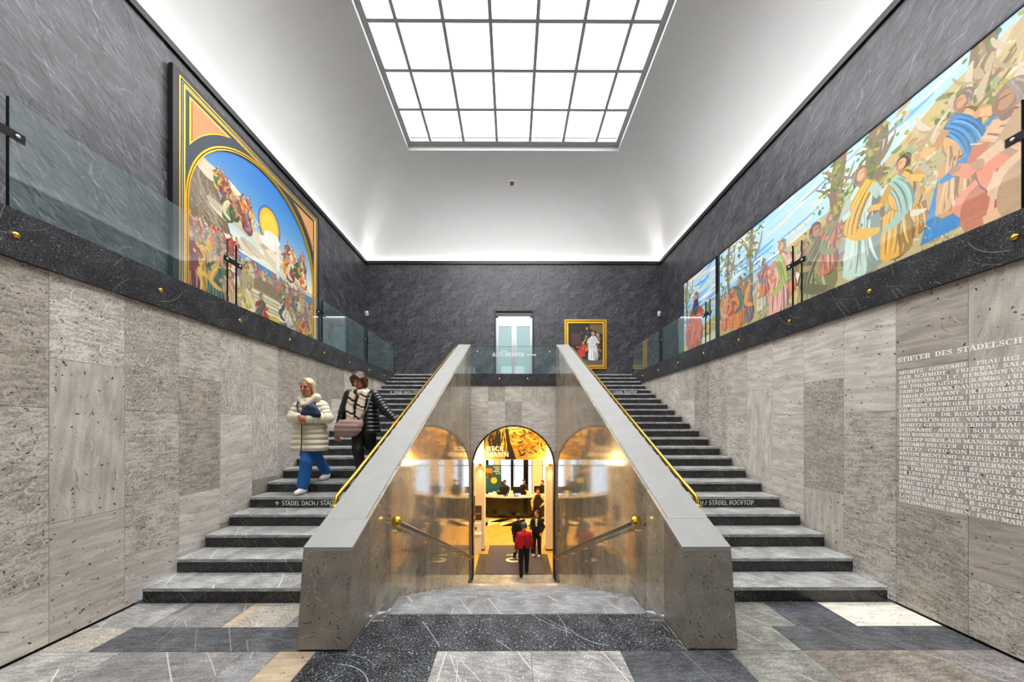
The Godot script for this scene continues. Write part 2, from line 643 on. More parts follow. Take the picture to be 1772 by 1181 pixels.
func _ready() -> void:
	rng.seed = 11
	# ---- camera: level, lens shifted up, a hair to the right of straight ahead
	var cam := Camera3D.new()
	cam.name = "camera"
	cam.near = 0.05
	cam.far = 200.0
	cam.projection = Camera3D.PROJECTION_FRUSTUM
	cam.size = 1181.0 / 575.0 * 0.05
	cam.frustum_offset = Vector2((886.0 - 888.3) / 575.0, (735.4 - 590.5) / 575.0) * 0.05
	cam.position = Vector3(-0.044, 1.745, 0)
	cam.rotation = Vector3(0, -0.0037, 0)
	add_child(cam)
	cam.current = true
	# ---- overcast daylight outside the foyer windows
	var env := Environment.new()
	env.background_mode = Environment.BG_COLOR
	env.background_color = Color(0.86, 0.93, 1.0)
	env.background_energy_multiplier = 3.4
	env.tonemap_mode = Environment.TONE_MAPPER_LINEAR
	env.tonemap_exposure = 1.0
	env.sdfgi_enabled = true
	env.ssao_enabled = true
	env.ssil_enabled = true
	var we := WorldEnvironment.new()
	we.name = "world"
	we.environment = env
	add_child(we)
	# ---- large lights: the luminous skylight and the cove strips
	make_materials()
	skylight(7.8)
	cove(30.0)
	shell()
	stair_walls()
	floor_tiles()
	flights()
	parapets()
	flight_down()
	arch_wall()
	balustrades()
	foyer()
	lift()
	paintings()
	lettering()
	details()
	people()


# ---------------------------------------------------------------- skylight, vault, gallery walls

func skylight(radiance: float) -> void:
	var near_d := 10.7 - 1.06 * 12
	var t := thing("skylight", P(0, 10.87, 4.3), "large gridded skylight of white glass panes in the vaulted ceiling", "skylight", "", "")
	var ys := 10.87
	var fr := stone()
	fr.box(P(-3.44, ys, near_d - 0.13), P(-3.31, ys + 0.1, 10.83))
	fr.box(P(3.31, ys, near_d - 0.13), P(3.44, ys + 0.1, 10.83))
	fr.box(P(-3.31, ys, 10.7), P(3.31, ys + 0.1, 10.83))
	fr.box(P(-3.31, ys, near_d - 0.13), P(3.31, ys + 0.1, near_d))
	part("frame", fr, M.skylight_frame, t)
	var xs := [-3.31, -2.673, -1.604, -0.535, 0.535, 1.604, 2.673, 3.31]
	for i in range(1, 7):
		boxed("mullion", P(xs[i] - 0.04, ys + 0.01, near_d), P(xs[i] + 0.04, ys + 0.07, 10.7), M.skylight_frame, t)
	for k in range(1, 12):
		var d := 10.7 - 1.06 * k
		boxed("crossbar", P(-3.31, ys + 0.012, d - 0.038), P(3.31, ys + 0.068, d + 0.038), M.skylight_frame, t)
	var g := glow(Color(1, 1, 1), 1.3)
	for k in 12:
		for i in 7:
			var d := 10.7 - 1.06 * k
			boxed("pane", P(xs[i] + 0.004, ys + 0.13, d - 1.056), P(xs[i + 1] - 0.004, ys + 0.15, d - 0.004), g, t)
	area("skylight_panel", P(0, ys + 0.115, (near_d + 10.7) / 2), Vector3(-PI / 2, 0, 0), Vector2(6.6, 10.7 - near_d), Color(1, 1, 1), radiance, t)


func cove(radiance: float) -> void:
	var g := glow(Color(1, 0.99, 0.97), 2.0)
	var mid := (BACK + REAR) / 2
	var run := BACK - REAR
	for s in [[-1, 0, "left"], [1, 0, "right"], [0, 1, "back"], [0, -1, "rear"]]:
		var a: Vector3
		var b: Vector3
		var size: Vector2
		if s[0] != 0:
			a = P(s[0] * 5.915, WALLTOP + 0.005, REAR)
			b = P(s[0] * 5.975, WALLTOP + 0.02, BACK)
			size = Vector2(0.06, run)
		else:
			var d: float = BACK + 0.015 if s[1] > 0 else REAR - 0.075
			a = P(-XU, WALLTOP + 0.005, d)
			b = P(XU, WALLTOP + 0.02, d + 0.06)
			size = Vector2(2 * XU, 0.06)
		var names := {"left": "long light strip hidden behind the cornice above the arched painting", "right": "long light strip hidden behind the cornice above the fresco", "back": "light strip hidden behind the cornice above the lift wall", "rear": "light strip hidden behind the cornice at the viewer's end"}
		var t := thing("cove_light_strip", (a + b) / 2, names[s[2]], "cove light", "light strips in the cornice")
		boxed("diffuser", a, b, g, t)
		area("cove_light", (a + b) / 2 + Vector3(0, 0.02, 0), Vector3(PI / 2, 0, 0), size, Color(1, 0.99, 0.97), radiance, t)


func vault_point(a: float, corner: int, j: int, steps: int) -> Vector3:
	var s := 2.56 * (1.0 - cos(a)) - 0.1
	var y := WALLTOP + 0.02 + (10.75 - WALLTOP - 0.02) * sin(a)
	var hx := XU - s
	var hi := BACK - s
	var lo := REAR + s
	var r := 0.02 + 0.55 * pow(sin(2.0 * a), 1.0)
	var cx := [hx - r, -hx + r, -hx + r, hx - r]
	var cd := [hi - r, hi - r, lo + r, lo + r]
	var t := PI / 2 * (corner + j / float(steps))
	return P(cx[corner] + cos(t) * r, y, cd[corner] + sin(t) * r)


func shell() -> void:
	# vault
	var v := stone(0.25)
	var rows := []
	var n := 28
	for i in n + 1:
		var a := PI / 2 * i / n
		for c in 4:
			for j in 9:
				rows.append(vault_point(a, c, j, 8))
	v.grid(rows, n + 1, 36, true)
	for i in v.n.size():   # the vault is seen from inside
		var c := P(0, 6.0, 4.4)
		if v.n[i].dot(c - v.v[i]) < 0.0:
			v.n[i] = -v.n[i]
	var k := 0
	while k < v.ix.size():
		var sw := v.ix[k + 1]
		v.ix[k + 1] = v.ix[k + 2]
		v.ix[k + 2] = sw
		k += 3
	var ce := part("ceiling", v, M.plaster)
	tag(ce, "white curved plaster vault around the skylight", "ceiling", "", "structure")
	# upstand between vault and skylight
	var u := stone(0.25)
	var l0 := REAR + 2.46
	var h0 := BACK - 2.46
	u.box(P(-3.5, 10.74, l0 - 0.06), P(-3.44, 11.15, h0 + 0.06))
	u.box(P(3.44, 10.74, l0 - 0.06), P(3.5, 11.15, h0 + 0.06))
	u.box(P(-3.44, 10.74, h0), P(3.44, 11.15, h0 + 0.06))
	u.box(P(-3.44, 10.74, l0 - 0.06), P(3.44, 11.15, l0))
	part("skylight_reveal", u, M.plaster, ce)
	boxed("roof_slab", P(-6.6, 11.15, REAR - 0.6), P(6.6, 11.35, BACK + 0.6), M.plaster, ce)
	# gallery walls of dark plaster, with their joints in the corners
	var walls := [
		["wall_gallery_left", P(-XU - 0.35, LOW, REAR - 0.35), P(-XU, WALLTOP, BACK + 0.35), "dark trowelled plaster wall of the gallery behind the arched painting"],
		["wall_gallery_right", P(XU, LOW, REAR - 0.35), P(XU + 0.35, WALLTOP, BACK + 0.35), "dark trowelled plaster wall of the gallery behind the fresco"],
	]
	for w in walls:
		var b := stone(0.42)
		b.box(w[1], w[2])
		tag(part(w[0], b, M.slate), w[3], "wall", "", "structure")
	# back wall with the lift opening, in three pieces around it
	var lx0 := -0.76
	var lx1 := 0.84
	var ly := 6.36
	var bw := stone(0.42)
	bw.box(P(-XU, 2.6, BACK), P(lx0, WALLTOP, BACK + 0.35))
	bw.box(P(lx1, 2.6, BACK), P(XU, WALLTOP, BACK + 0.35))
	bw.box(P(lx0, ly, BACK), P(lx1, WALLTOP, BACK + 0.35))
	tag(part("wall_back", bw, M.slate), "dark trowelled plaster wall around the lift", "wall", "", "structure")
	# the end of the hall behind the viewer, with a tall window above
	var rw := stone(0.42)
	rw.box(P(-XU, LOW, REAR - 0.35), P(-1.0, WALLTOP, REAR))
	rw.box(P(1.0, LOW, REAR - 0.35), P(XU, WALLTOP, REAR))
	rw.box(P(-1.0, LOW, REAR - 0.35), P(1.0, 4.2, REAR))
	rw.box(P(-1.0, 6.3, REAR - 0.35), P(1.0, WALLTOP, REAR))
	tag(part("wall_rear", rw, M.slate), "dark plaster wall at the viewer's end of the hall", "wall", "", "structure")
	var wn := thing("window_1", P(0, 4.2, REAR - 0.1), "tall window in the wall behind the viewer", "window", "", "structure")
	var fr := stone()
	for x in [-1.0, -0.06, 0.88]:
		fr.box(P(x, 4.2, REAR - 0.2), P(x + 0.12, 6.3, REAR - 0.1))
	fr.box(P(-1, 4.2, REAR - 0.2), P(1, 4.32, REAR - 0.1))
	fr.box(P(-1, 6.18, REAR - 0.2), P(1, 6.3, REAR - 0.1))
	part("window_frame", fr, M.black, wn)
	for x in [-0.88, 0.06]:
		boxed("pane", P(x, 4.32, REAR - 0.16), P(x + 0.82, 6.18, REAR - 0.15), M.pane, wn)
	# black cornice line that hides the cove strips
	var tr := stone()
	tr.box(P(-XU, WALLTOP - 0.03, REAR), P(-XU + 0.05, WALLTOP + 0.09, BACK))
	tr.box(P(XU - 0.05, WALLTOP - 0.03, REAR), P(XU, WALLTOP + 0.09, BACK))
	tr.box(P(-XU + 0.05, WALLTOP - 0.03, BACK - 0.05), P(XU - 0.05, WALLTOP + 0.09, BACK))
	tr.box(P(-XU + 0.05, WALLTOP - 0.03, REAR), P(XU - 0.05, WALLTOP + 0.09, REAR + 0.05))
	tag(part("trim_1", tr, M.black), "thin black cornice line along the top of the walls", "cornice", "", "structure")
	# gallery floor: two sides and the landing
	var gf := stone(0.5)
	gf.box(P(-XU, 3.0, REAR), P(-XW - 0.1, GALLERY, ARCH))
	gf.box(P(XW + 0.1, 3.0, REAR), P(XU, GALLERY, ARCH))
	gf.box(P(-XU, 3.0, ARCH + 0.03), P(XU, GALLERY, BACK))
	tag(part("floor_gallery", gf, M.tread), "dark stone floor of the upper gallery", "floor", "", "structure")


# ---------------------------------------------------------------- limestone stair walls with their dark fascia

func panel_mat(i: int) -> Material:
	return M.lime[i % 9]


func stair_walls() -> void:
	for s in [-1, 1]:
		var side := "left" if s < 0 else "right"
		var w := thing("wall_" + side, P(s * XW, 0, 4), "pale shell limestone stair wall on the %s" % side, "wall", "", "structure")
		boxed("backing", P(s * (XW + 0.03), LOW, REAR), P(s * (XW + 0.3), 2.98, ARCH + 0.1), M.joint, w)
		var start := 2.63 if s < 0 else 2.706
		var k := -14
		while true:
			var d0 := start + 0.511 * k
			var d1 := d0 + 0.511
			if d0 > 10.2:
				break
			if d1 < REAR + 0.1:
				k += 1
				continue
			d0 = maxf(d0, REAR)
			d1 = minf(d1, ARCH)
			var cuts := [0.02, 0.5, 1.88, 2.957]
			if posmod(k, 2) == (0 if s < 0 else 0):
				cuts = [0.02, 0.96, 2.275, 2.957]
			for j in 3:
				if cuts[j + 1] < (d0 - FIRST) * PITCH - 0.2:
					continue
				var b := stone(0.62)
				b.ur = rng.randf_range(-0.15, 0.15) + (PI / 2 if rng.randf() < 0.14 else 0.0) + (PI if rng.randf() < 0.5 else 0.0)
				b.box(P(s * XW, cuts[j] + 0.0015, d0 + 0.0015), P(s * (XW + 0.03), cuts[j + 1] - 0.0015, d1 - 0.0015))
				var pick: int = [0, 1, 1, 2, 3, 4, 5, 6, 7, 7, 0, 1, 6][rng.randi() % 13]
				if s > 0 and k == 2:
					pick = [7, 4, 6][j]
				if s > 0 and k == 3:
					pick = [7, 6, 6][j]
				if s > 0 and k == 1:
					pick = [1, 1, 6][j]
				if s > 0 and k == -1:
					pick = [1, 8, 7][j]
				if s > 0 and k == 0:
					pick = [2, 8, 8][j]
				part("panel", b, panel_mat(pick), w)
			k += 1
		# shadow gap below the panels, its shade put in as a black strip
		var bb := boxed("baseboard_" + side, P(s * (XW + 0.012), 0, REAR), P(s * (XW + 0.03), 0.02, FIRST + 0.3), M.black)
		tag(bb, "thin black strip standing for the shadow gap under the %s stair wall" % side, "baseboard", "", "structure")
		# fascia of the gallery: dark slabs one metre long
		var f := thing("trim_2" if s < 0 else "trim_3", P(s * XW, 2.957, 4), "dark stone fascia along the %s gallery edge" % side, "fascia", "", "structure")
		var d := 2.43 - 7 * 0.995
		while d < ARCH - 0.05:
			var e := minf(d + 0.995, ARCH)
			var b := stone(0.8)
			b.box(P(s * (XW - 0.035), 2.957, maxf(d, REAR) + 0.001), P(s * (XW + 0.12), 3.315, e - 0.001))
			part("slab", b, M.band, f)
			if d > 1.0:
				var bo := Builder.new()
				bo.lathe([Vector2(0.022, 0), Vector2(0.022, 0.007), Vector2(0.016, 0.012), Vector2(0, 0.013)], P(s * (XW - 0.035), 3.125, d), Vector3(-s, 0, 0), 14)
				part("bolt", bo, M.brass, f)
			d += 0.995


# ---------------------------------------------------------------- floor of the hall

func floor_tiles() -> void:
	var fl := thing("floor", P(0, -0.03, 0), "stone floor of the hall in grey, charcoal, brown and pale slabs", "floor", "", "structure")
	boxed("bed", P(-XW - 0.05, -0.3, REAR), P(XW + 0.05, -0.024, 3.055), M.joint, fl)
	var c := {
		"grey": mat(Color(0.72, 0.72, 0.72), 0.28, T.vein), "mauve": mat(Color(0.7, 0.68, 0.67), 0.28, T.vein),
		"light": mat(Color(0.8, 0.79, 0.77), 0.28, T.vein), "tan": mat(Color(0.8, 0.73, 0.63), 0.3, T.quiet),
		"dark": mat(Color(0.44, 0.45, 0.47), 0.26, T.vein), "blue": mat(Color(0.6, 0.62, 0.64), 0.26, T.dark),
		"brown": mat(Color(0.7, 0.66, 0.61), 0.28, T.vein), "white": mat(Color(1.0, 0.99, 0.95), 0.3, T.quiet),
		"speckled": mat(Color(0.8, 0.78, 0.75), 0.3, T.dense), "olive": mat(Color(0.7, 0.7, 0.66), 0.28, T.vein),
	}
	M.floor = c
	# rows: near edge, far edge, then [x from, x to, stone]
	var rows := [
		[2.867, 3.253, [[-XW, -3.18, "light"], [-3.18, -2.55, "mauve"], [-2.55, -2.47, "tan"], [-2.47, -2.0, "speckled"], [-2.0, -1.3, "grey"], [1.3, 2.42, "olive"], [2.42, 2.95, "dark"], [2.95, XW, "white"]]],
		[2.56, 2.867, [[-XW, -3.3, "speckled"], [-3.3, -2.2, "dark"], [-2.2, -1.3, "dark"], [1.3, 2.2, "olive"], [2.2, 2.95, "dark"], [2.95, XW, "dark"]]],
		[2.56, 3.057, [[-0.335, 0.455, "blue"]]],
		[2.06, 2.56, [[-XW, -3.05, "light"], [-3.05, -2.1, "mauve"], [-2.1, -1.83, "grey"], [-1.83, -1.55, "tan"], [-1.55, -0.62, "blue"], [-0.62, 0.1, "light"], [0.1, 0.79, "light"], [0.79, 1.63, "dark"], [1.63, 2.2, "olive"], [2.2, 3.2, "brown"], [3.2, XW, "mauve"]]],
	]
	var kinds := c.keys()
	var d := 2.06
	while d > REAR + 0.01:
		var e := maxf(d - 0.48, REAR)
		var row := [e, d, []]
		var x := -XW
		while x < XW - 0.01:
			var nx := minf(x + rng.randf_range(0.6, 1.2), XW)
			if XW - nx < 0.3:
				nx = XW
			row[2].append([x, nx, kinds[rng.randi() % 7]])
			x = nx
		rows.append(row)
		d = e
	for q in [[-1.298, -0.335, -1.188], [1.298, 0.455, 1.188]]:   # notched slabs beside the piers
		var b := stone(0.7)
		var e := signf(q[0]) * 0.0015
		b.extrude(PackedVector2Array([Vector2(q[0], 2.5615), Vector2(q[1] + e, 2.5615), Vector2(q[1] + e, 3.0555), Vector2(q[2], 3.0555), Vector2(q[2], 2.953), Vector2(q[0], 2.953)]), "y", -0.024, 0.0)
		part("tile", b, c.blue, fl)
	for r in rows:
		for t in r[2]:
			var b := stone(0.7)
			b.ur = rng.randf_range(-0.2, 0.2) + (PI if rng.randf() < 0.5 else 0.0)
			b.box(P(t[0] + 0.0015, -0.024, r[0] + 0.0015), P(t[1] - 0.0015, rng.randf_range(-0.0004, 0.0004), r[1] - 0.0015))
			part("tile", b, c[t[2]], fl)


# ---------------------------------------------------------------- stairs

func step_block(y: float, d: float, x0: float, x1: float, run: float, parent: Node) -> void:
	var b := stone(0.7)
	b.ur = PI if rng.randf() < 0.5 else 0.0
	var th := 0.034
	b.extrude(PackedVector2Array([Vector2(d, y - th), Vector2(d, y - 0.003), Vector2(d + 0.003, y), Vector2(d + run + 0.02, y), Vector2(d + run + 0.02, y - th)]), "x", x0, x1)
	part("tread", b, M.tread, parent)
	var r := stone(0.7)
	r.box(P(x0, y - RISE, d + 0.008), P(x1, y - th, d + 0.04))
	part("riser", r, M.riser, parent)


func flights() -> void:
	for s in [-1, 1]:
		var side := "left" if s < 0 else "right"
		var t := thing("stair_flight", P(s * 2.68, 0, FIRST), "dark stone flight of steps going up on the %s" % side, "stairs", "flights up to the gallery")
		var x0: float = minf(s * XQ, s * 3.655)
		var x1: float = maxf(s * XQ, s * 3.655)
		for k in range(1, 23):
			var d := FIRST + (k - 1) * GO
			step_block(k * RISE, d, x0, x1, GO if k < 22 else 0.04, t)
		var core := stone()
		core.extrude(PackedVector2Array([Vector2(FIRST + 0.45, 0), Vector2(FIRST + 0.45, 0.02), Vector2(FIRST + 0.05 + 21 * GO, 2.9), Vector2(ARCH + 0.025, 2.9), Vector2(ARCH + 0.025, 0)]), "x", minf(s * XQ, s * 3.68), maxf(s * XQ, s * 3.68))
		part("core", core, M.riser, t)
		# wording on two risers
		var it := FontVariation.new()
		it.base_font = sans()
		it.variation_transform = Transform2D(Vector2(1, 0), Vector2(0.2, 1), Vector2.ZERO)
		for k in [5, 18]:
			var y: float = (k - 1) * RISE + 0.033
			var d: float = FIRST + (k - 1) * GO + 0.008
			var cx: float = s * 2.68
			var w := t
			var ar := Builder.new()
			var ax := cx - 0.6
			for q in [[Vector2(ax - 0.004, y), Vector2(ax + 0.004, y), Vector2(ax + 0.004, y + 0.05), Vector2(ax - 0.004, y + 0.05)], [Vector2(ax - 0.026, y + 0.03), Vector2(ax - 0.02, y + 0.025), Vector2(ax, y + 0.046), Vector2(ax + 0.02, y + 0.025), Vector2(ax + 0.026, y + 0.03), Vector2(ax, y + 0.058)]]:
				ar.extrude(PackedVector2Array(q), "d", d - 0.002, d)
			part("arrow", ar, M.letter, w)
			words("lettering", "STÄDEL DACH /", sans(), 0.06, 0.002, M.letter, w, Transform3D(Basis(), P(cx - 0.53, y, d)), HORIZONTAL_ALIGNMENT_LEFT, 0.5)
			words("lettering", "STÄDEL ROOFTOP", it, 0.06, 0.002, M.letter, w, Transform3D(Basis(), P(cx, y, d)), HORIZONTAL_ALIGNMENT_LEFT, 0.62)


func sans() -> Font:
	var f := SystemFont.new()
	f.font_names = PackedStringArray(["Droid Sans"])
	return f


func serif(bold := false) -> Font:
	var f := SystemFont.new()
	f.font_names = PackedStringArray(["Droid Serif"])
	if bold:
		f.font_weight = 700
	return f


func bold_sans() -> Font:
	var f := SystemFont.new()
	f.font_names = PackedStringArray(["Droid Sans"])
	f.font_weight = 700
	return f


func cop(d: float) -> float:
	return 0.776 + PITCH * (d - 2.65)


func parapets() -> void:
	for s in [-1, 1]:
		var side := "left" if s < 0 else "right"
		var t := thing("stair_parapet", P(s * 1.505, 0, 2.56), "solid limestone parapet rising beside the %s flight, with pale coping" % side, "parapet", "parapets of the stairs")
		var lo: float = minf(s * XP, s * XQ)
		var hi: float = maxf(s * XP, s * XQ)
		# end block with battered front
		var b := stone(0.8)
		b.extrude(PackedVector2Array([Vector2(2.56, 0.014), Vector2(2.95, 0.014), Vector2(2.95, cop(2.95) - 0.03), Vector2(2.64, cop(2.64) - 0.03)]), "x", lo, hi)
		part("end_block", b, M.pier, t)
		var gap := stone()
		gap.box(P(s * (XP + 0.012), 0, 2.575), P(s * (XQ - 0.012), 0.014, 2.95))  # black fill stands for the shadow in the gap under the block
		part("base_shadow_gap", gap, M.black, t)
		# core between claddings
		var c := stone()
		c.extrude(PackedVector2Array([Vector2(2.95, -0.3), Vector2(2.95, cop(2.95) - 0.04), Vector2(ARCH + 0.025, cop(ARCH + 0.025) - 0.04), Vector2(ARCH + 0.025, LOW)]), "x", minf(s * (XP + 0.03), s * (XQ - 0.03)), maxf(s * (XP + 0.03), s * (XQ - 0.03)))
		part("core", c, M.joint, t)
		# coping: first stone over the end block, then long slabs; a fine groove by the inner edge
		var joints := [2.64, 2.95, 4.4, 5.85, 7.3, 8.75, ARCH + 0.025]
		for i in joints.size() - 1:
			var d0: float = joints[i] + 0.001
			var d1: float = joints[i + 1] - 0.001
			var q := stone(0.7)
			var inner := XP if i == 0 else XP + 0.034
			var x0: float = minf(s * inner, s * XQ)
			var x1: float = maxf(s * inner, s * XQ)
			q.extrude(PackedVector2Array([Vector2(d0, cop(d0) - 0.03), Vector2(d0, cop(d0)), Vector2(d1, cop(d1)), Vector2(d1, cop(d1) - 0.04)]), "x", x0, x1)
			part("coping", q, M.coping, t)
		# inner cladding in upright panels, from the coping down past the falling flight
		var trap := PackedVector2Array([Vector2(2.952, cop(2.952) - 0.002), Vector2(2.952, -0.02), Vector2(ARCH, -0.02 - (ARCH - 2.95) * PITCH), Vector2(ARCH, cop(ARCH) - 0.002)])
		var d := 2.952
		var k := 0
		while d < ARCH - 0.01:
			var e := minf(d + (0.39 if k == 0 else 0.51), ARCH)
			if ARCH - e < 0.15:
				e = ARCH
			var y := -3.4 + (0.62 if k % 2 else 0.0)
			while y < 4.4:
				var cell := PackedVector2Array([Vector2(d + 0.001, y + 0.001), Vector2(e - 0.001, y + 0.001), Vector2(e - 0.001, y + 1.299), Vector2(d + 0.001, y + 1.299)])
				for piece in Geometry2D.intersect_polygons(cell, trap):
					var q := stone(0.6)
					q.ur = PI / 2 + rng.randf_range(-0.1, 0.1)
					q.extrude(piece, "x", minf(s * XP, s * (XP + 0.03)), maxf(s * XP, s * (XP + 0.03)))
					part("panel", q, M.polished[rng.randi() % 3], t)
				y += 1.3
			d = e
			k += 1
		# outer cladding above the steps
		d = 2.952
		while d < ARCH - 0.01:
			var e := minf(d + 1.02, ARCH + 0.025)
			var q := stone(0.6)
			q.extrude(PackedVector2Array([Vector2(d + 0.001, maxf(0.0, (d - FIRST) * PITCH - 0.2)), Vector2(e - 0.001, maxf(0.0, (e - FIRST) * PITCH - 0.2)), Vector2(e - 0.001, cop(e) - 0.042), Vector2(d + 0.001, cop(d) - 0.042)]), "x", minf(s * (XQ - 0.03), s * XQ), maxf(s * (XQ - 0.03), s * XQ))
			part("outer_panel", q, M.pier, t)
			d = e
		# brass handrail on the flight side
		var h := thing("handrail", P(s * (XQ + 0.06), 1.0, 3.3), "polished brass handrail along the outside of the %s parapet" % side, "handrail", "brass rails of the upper flights")
		var rail := Builder.new()
		var xr: float = s * (XQ + 0.045)
		rail.tube([P(xr + s * 0.035, cop(3.3) - 0.12, 3.27), P(xr + s * 0.035, cop(3.32) - 0.05, 3.29), P(xr + s * 0.02, cop(3.4) - 0.02, 3.4), P(xr, cop(3.6) - 0.002, 3.6), P(xr, cop(6.5) - 0.002, 6.5), P(xr, cop(9.9) - 0.002, 9.9)], 0.022, 12)
		part("rail", rail, M.brass, h)
		var knob := Builder.new()
		knob.lathe([Vector2(0, -0.012), Vector2(0.036, -0.01), Vector2(0.046, 0.0), Vector2(0.04, 0.014), Vector2(0.026, 0.022)], P(xr + s * 0.035, cop(3.3) - 0.135, 3.262), Vector3(0, 0.94, -0.34).normalized(), 16)
		part("end_knob", knob, M.brass, h)
		for i in 5:
			var dd := 4.0 + i * 1.4
			var br := Builder.new()
			br.tube([P(xr, cop(dd) - 0.02, dd), P(xr, cop(dd) - 0.07, dd), P(s * (XQ + 0.005), cop(dd) - 0.09, dd)], 0.009, 8)
			part("bracket", br, M.brass, h)
		# bronze handrail inside, going down
		var g := thing("handrail", P(s * (XP - 0.08), 0.75, 3.4), "dark bronze handrail with brass knob going down inside the %s parapet" % side, "handrail", "bronze rails of the flight down")
		var xb: float = s * (XP - 0.085)
		var ry := func(q: float) -> float: return 0.745 - (q - 3.42) * PITCH
		var rb := Builder.new()
		rb.tube([P(xb, ry.call(3.42), 3.42), P(xb, ry.call(6.5), 6.5), P(xb, ry.call(10.1), 10.1)], 0.026, 12)
		part("rail", rb, M.bronze, g)
		var kn := Builder.new()
		var ax := Vector3(0, PITCH, 1).normalized()
		kn.lathe([Vector2(0.018, -0.09), Vector2(0.02, -0.03), Vector2(0.034, -0.012), Vector2(0.052, 0.0), Vector2(0.052, 0.012), Vector2(0.04, 0.022), Vector2(0, 0.028)], P(xb, ry.call(3.42), 3.42) + ax * 0.02, ax, 18)
		part("knob", kn, M.brass, g)
		for i in 6:
			var dd := 3.62 + i * 1.25
			var br := Builder.new()
			var y0: float = ry.call(dd)
			br.tube([P(xb, y0 - 0.02, dd), P(xb, y0 - 0.065, dd), P(s * (XP - 0.004), y0 - 0.075, dd)], 0.008, 8)
			br.lathe([Vector2(0.022, 0), Vector2(0.022, 0.005), Vector2(0, 0.006)], P(s * XP, y0 - 0.075, dd), Vector3(-s, 0, 0), 12)
			part("bracket", br, M.brass, g)


func flight_down() -> void:
	var t := thing("stair_flight", P(0, LOW, 6), "grey stone flight of steps going down through the arch", "stairs", "")
	var b := stone(0.7)
	b.box(P(-1.19, -0.034, 3.059), P(1.19, 0, DOWN))
	part("tread", b, M.floor.grey, t)
	for k in range(1, 21):
		var y := -RISE * k
		var d := DOWN + GO * (k - 1)
		if k < 20:
			var q := stone(0.7)
			q.box(P(-1.19, y - 0.034, d - 0.02), P(1.19, y, d + GO))
			part("tread", q, M.floor.grey, t)
		var r := stone(0.7)
		r.box(P(-1.19, y, d - 0.04), P(1.19, y + RISE - 0.034, d - 0.008))
		part("riser", r, M.tread, t)
	for s in [-1, 1]:
		var q := stone(0.7)
		q.extrude(PackedVector2Array([Vector2(2.955, 0.0), Vector2(9.6, -6.645 * PITCH), Vector2(9.6, -6.645 * PITCH - 0.3), Vector2(2.955, -0.3)]), "x", minf(s * 1.191, s * XP), maxf(s * 1.191, s * XP))
		part("side_string", q, M.floor.light, t)


# ---------------------------------------------------------------- arch to the foyer

func arch_outline(r: float, spring: float, foot: float, n := 28) -> PackedVector2Array:
	var p := PackedVector2Array([Vector2(r, foot)])
	for i in n + 1:
		var a := PI * i / n
		p.append(Vector2(cos(a) * r, spring + sin(a) * r))
	p.append(Vector2(-r, foot))
	return p


func arch_wall() -> void:
	var w := thing("wall_arch", P(0, LOW, ARCH), "pale limestone wall with the round arch at the foot of the stairs", "wall", "", "structure")
	var spring := 0.44
	var hole := arch_outline(1.285, spring, LOW - 0.5)
	var x0 := -XP
	var cuts := [[2.27, 0.95, -0.4, -1.7, LOW], [2.46, 1.15, -0.2, -1.5, LOW], [2.46, 1.84, 0.5, LOW, LOW - 1], [2.46, 1.2, -0.2, -1.5, LOW], [2.27, 0.95, -0.4, -1.7, LOW]]
	for i in 5:
		var a := x0 + i * 0.524
		var top := 2.957
		for y in cuts[i]:
			var cell := PackedVector2Array([Vector2(a + 0.001, y + 0.001), Vector2(a + 0.523, y + 0.001), Vector2(a + 0.523, top - 0.001), Vector2(a + 0.001, top - 0.001)])
			for piece in Geometry2D.clip_polygons(cell, hole):
				if not Geometry2D.is_polygon_clockwise(piece) and piece.size() > 2:
					var q := stone(0.62)
					q.ur = PI / 2 if rng.randf() < 0.3 else 0.0
					q.extrude(piece, "d", ARCH, ARCH + 0.03)
					part("panel", q, M.lime[[6, 7, 3, 6, 4][(i + int(top * 3)) % 5]], w)
			top = y
	# wall behind the panels, out to the sides of the foyer
	var solid := PackedVector2Array([Vector2(-6.5, LOW), Vector2(-1.285, LOW)])
	var arc := arch_outline(1.285, spring, LOW)
	arc.reverse()
	solid.append_array(arc.slice(1, arc.size() - 1))
	solid.append_array(PackedVector2Array([Vector2(1.285, LOW), Vector2(6.5, LOW), Vector2(6.5, 2.95), Vector2(-6.5, 2.95)]))
	var b := stone(0.4)
	b.extrude(solid, "d", ARCH + 0.031, ARCH + 0.3, true)
	part("backing", b, M.warmwall, w)
	# black metal lining of the arch
	var ring := arch_outline(1.285, spring, LOW)
	var inner := arch_outline(1.245, spring, LOW)
	inner.reverse()
	ring.append_array(inner)
	var f := stone()
	f.extrude(ring, "d", ARCH - 0.03, ARCH + 0.3, true)
	tag(part("trim_5", f, M.black), "black metal lining of the round arch", "arch lining", "", "structure")
	# fascia over the arch
	var tr := thing("trim_4", P(0, 2.957, ARCH), "dark stone fascia of the landing above the arch", "fascia", "", "structure")
	for i in 3:
		boxed("slab", P(-XP + 0.873 * i + 0.001, 2.957, ARCH - 0.035), P(-XP + 0.873 * (i + 1) - 0.001, 3.315, ARCH + 0.1), M.band, tr, 0.8)
	for x in [-0.437, 0.437]:
		var bo := Builder.new()
		bo.lathe([Vector2(0.026, 0), Vector2(0.026, 0.008), Vector2(0.02, 0.014), Vector2(0, 0.016)], P(x, 3.15, ARCH - 0.035), Vector3(0, 0, 1), 14)
		part("bolt", bo, M.brass, tr)


# ---------------------------------------------------------------- glass balustrades

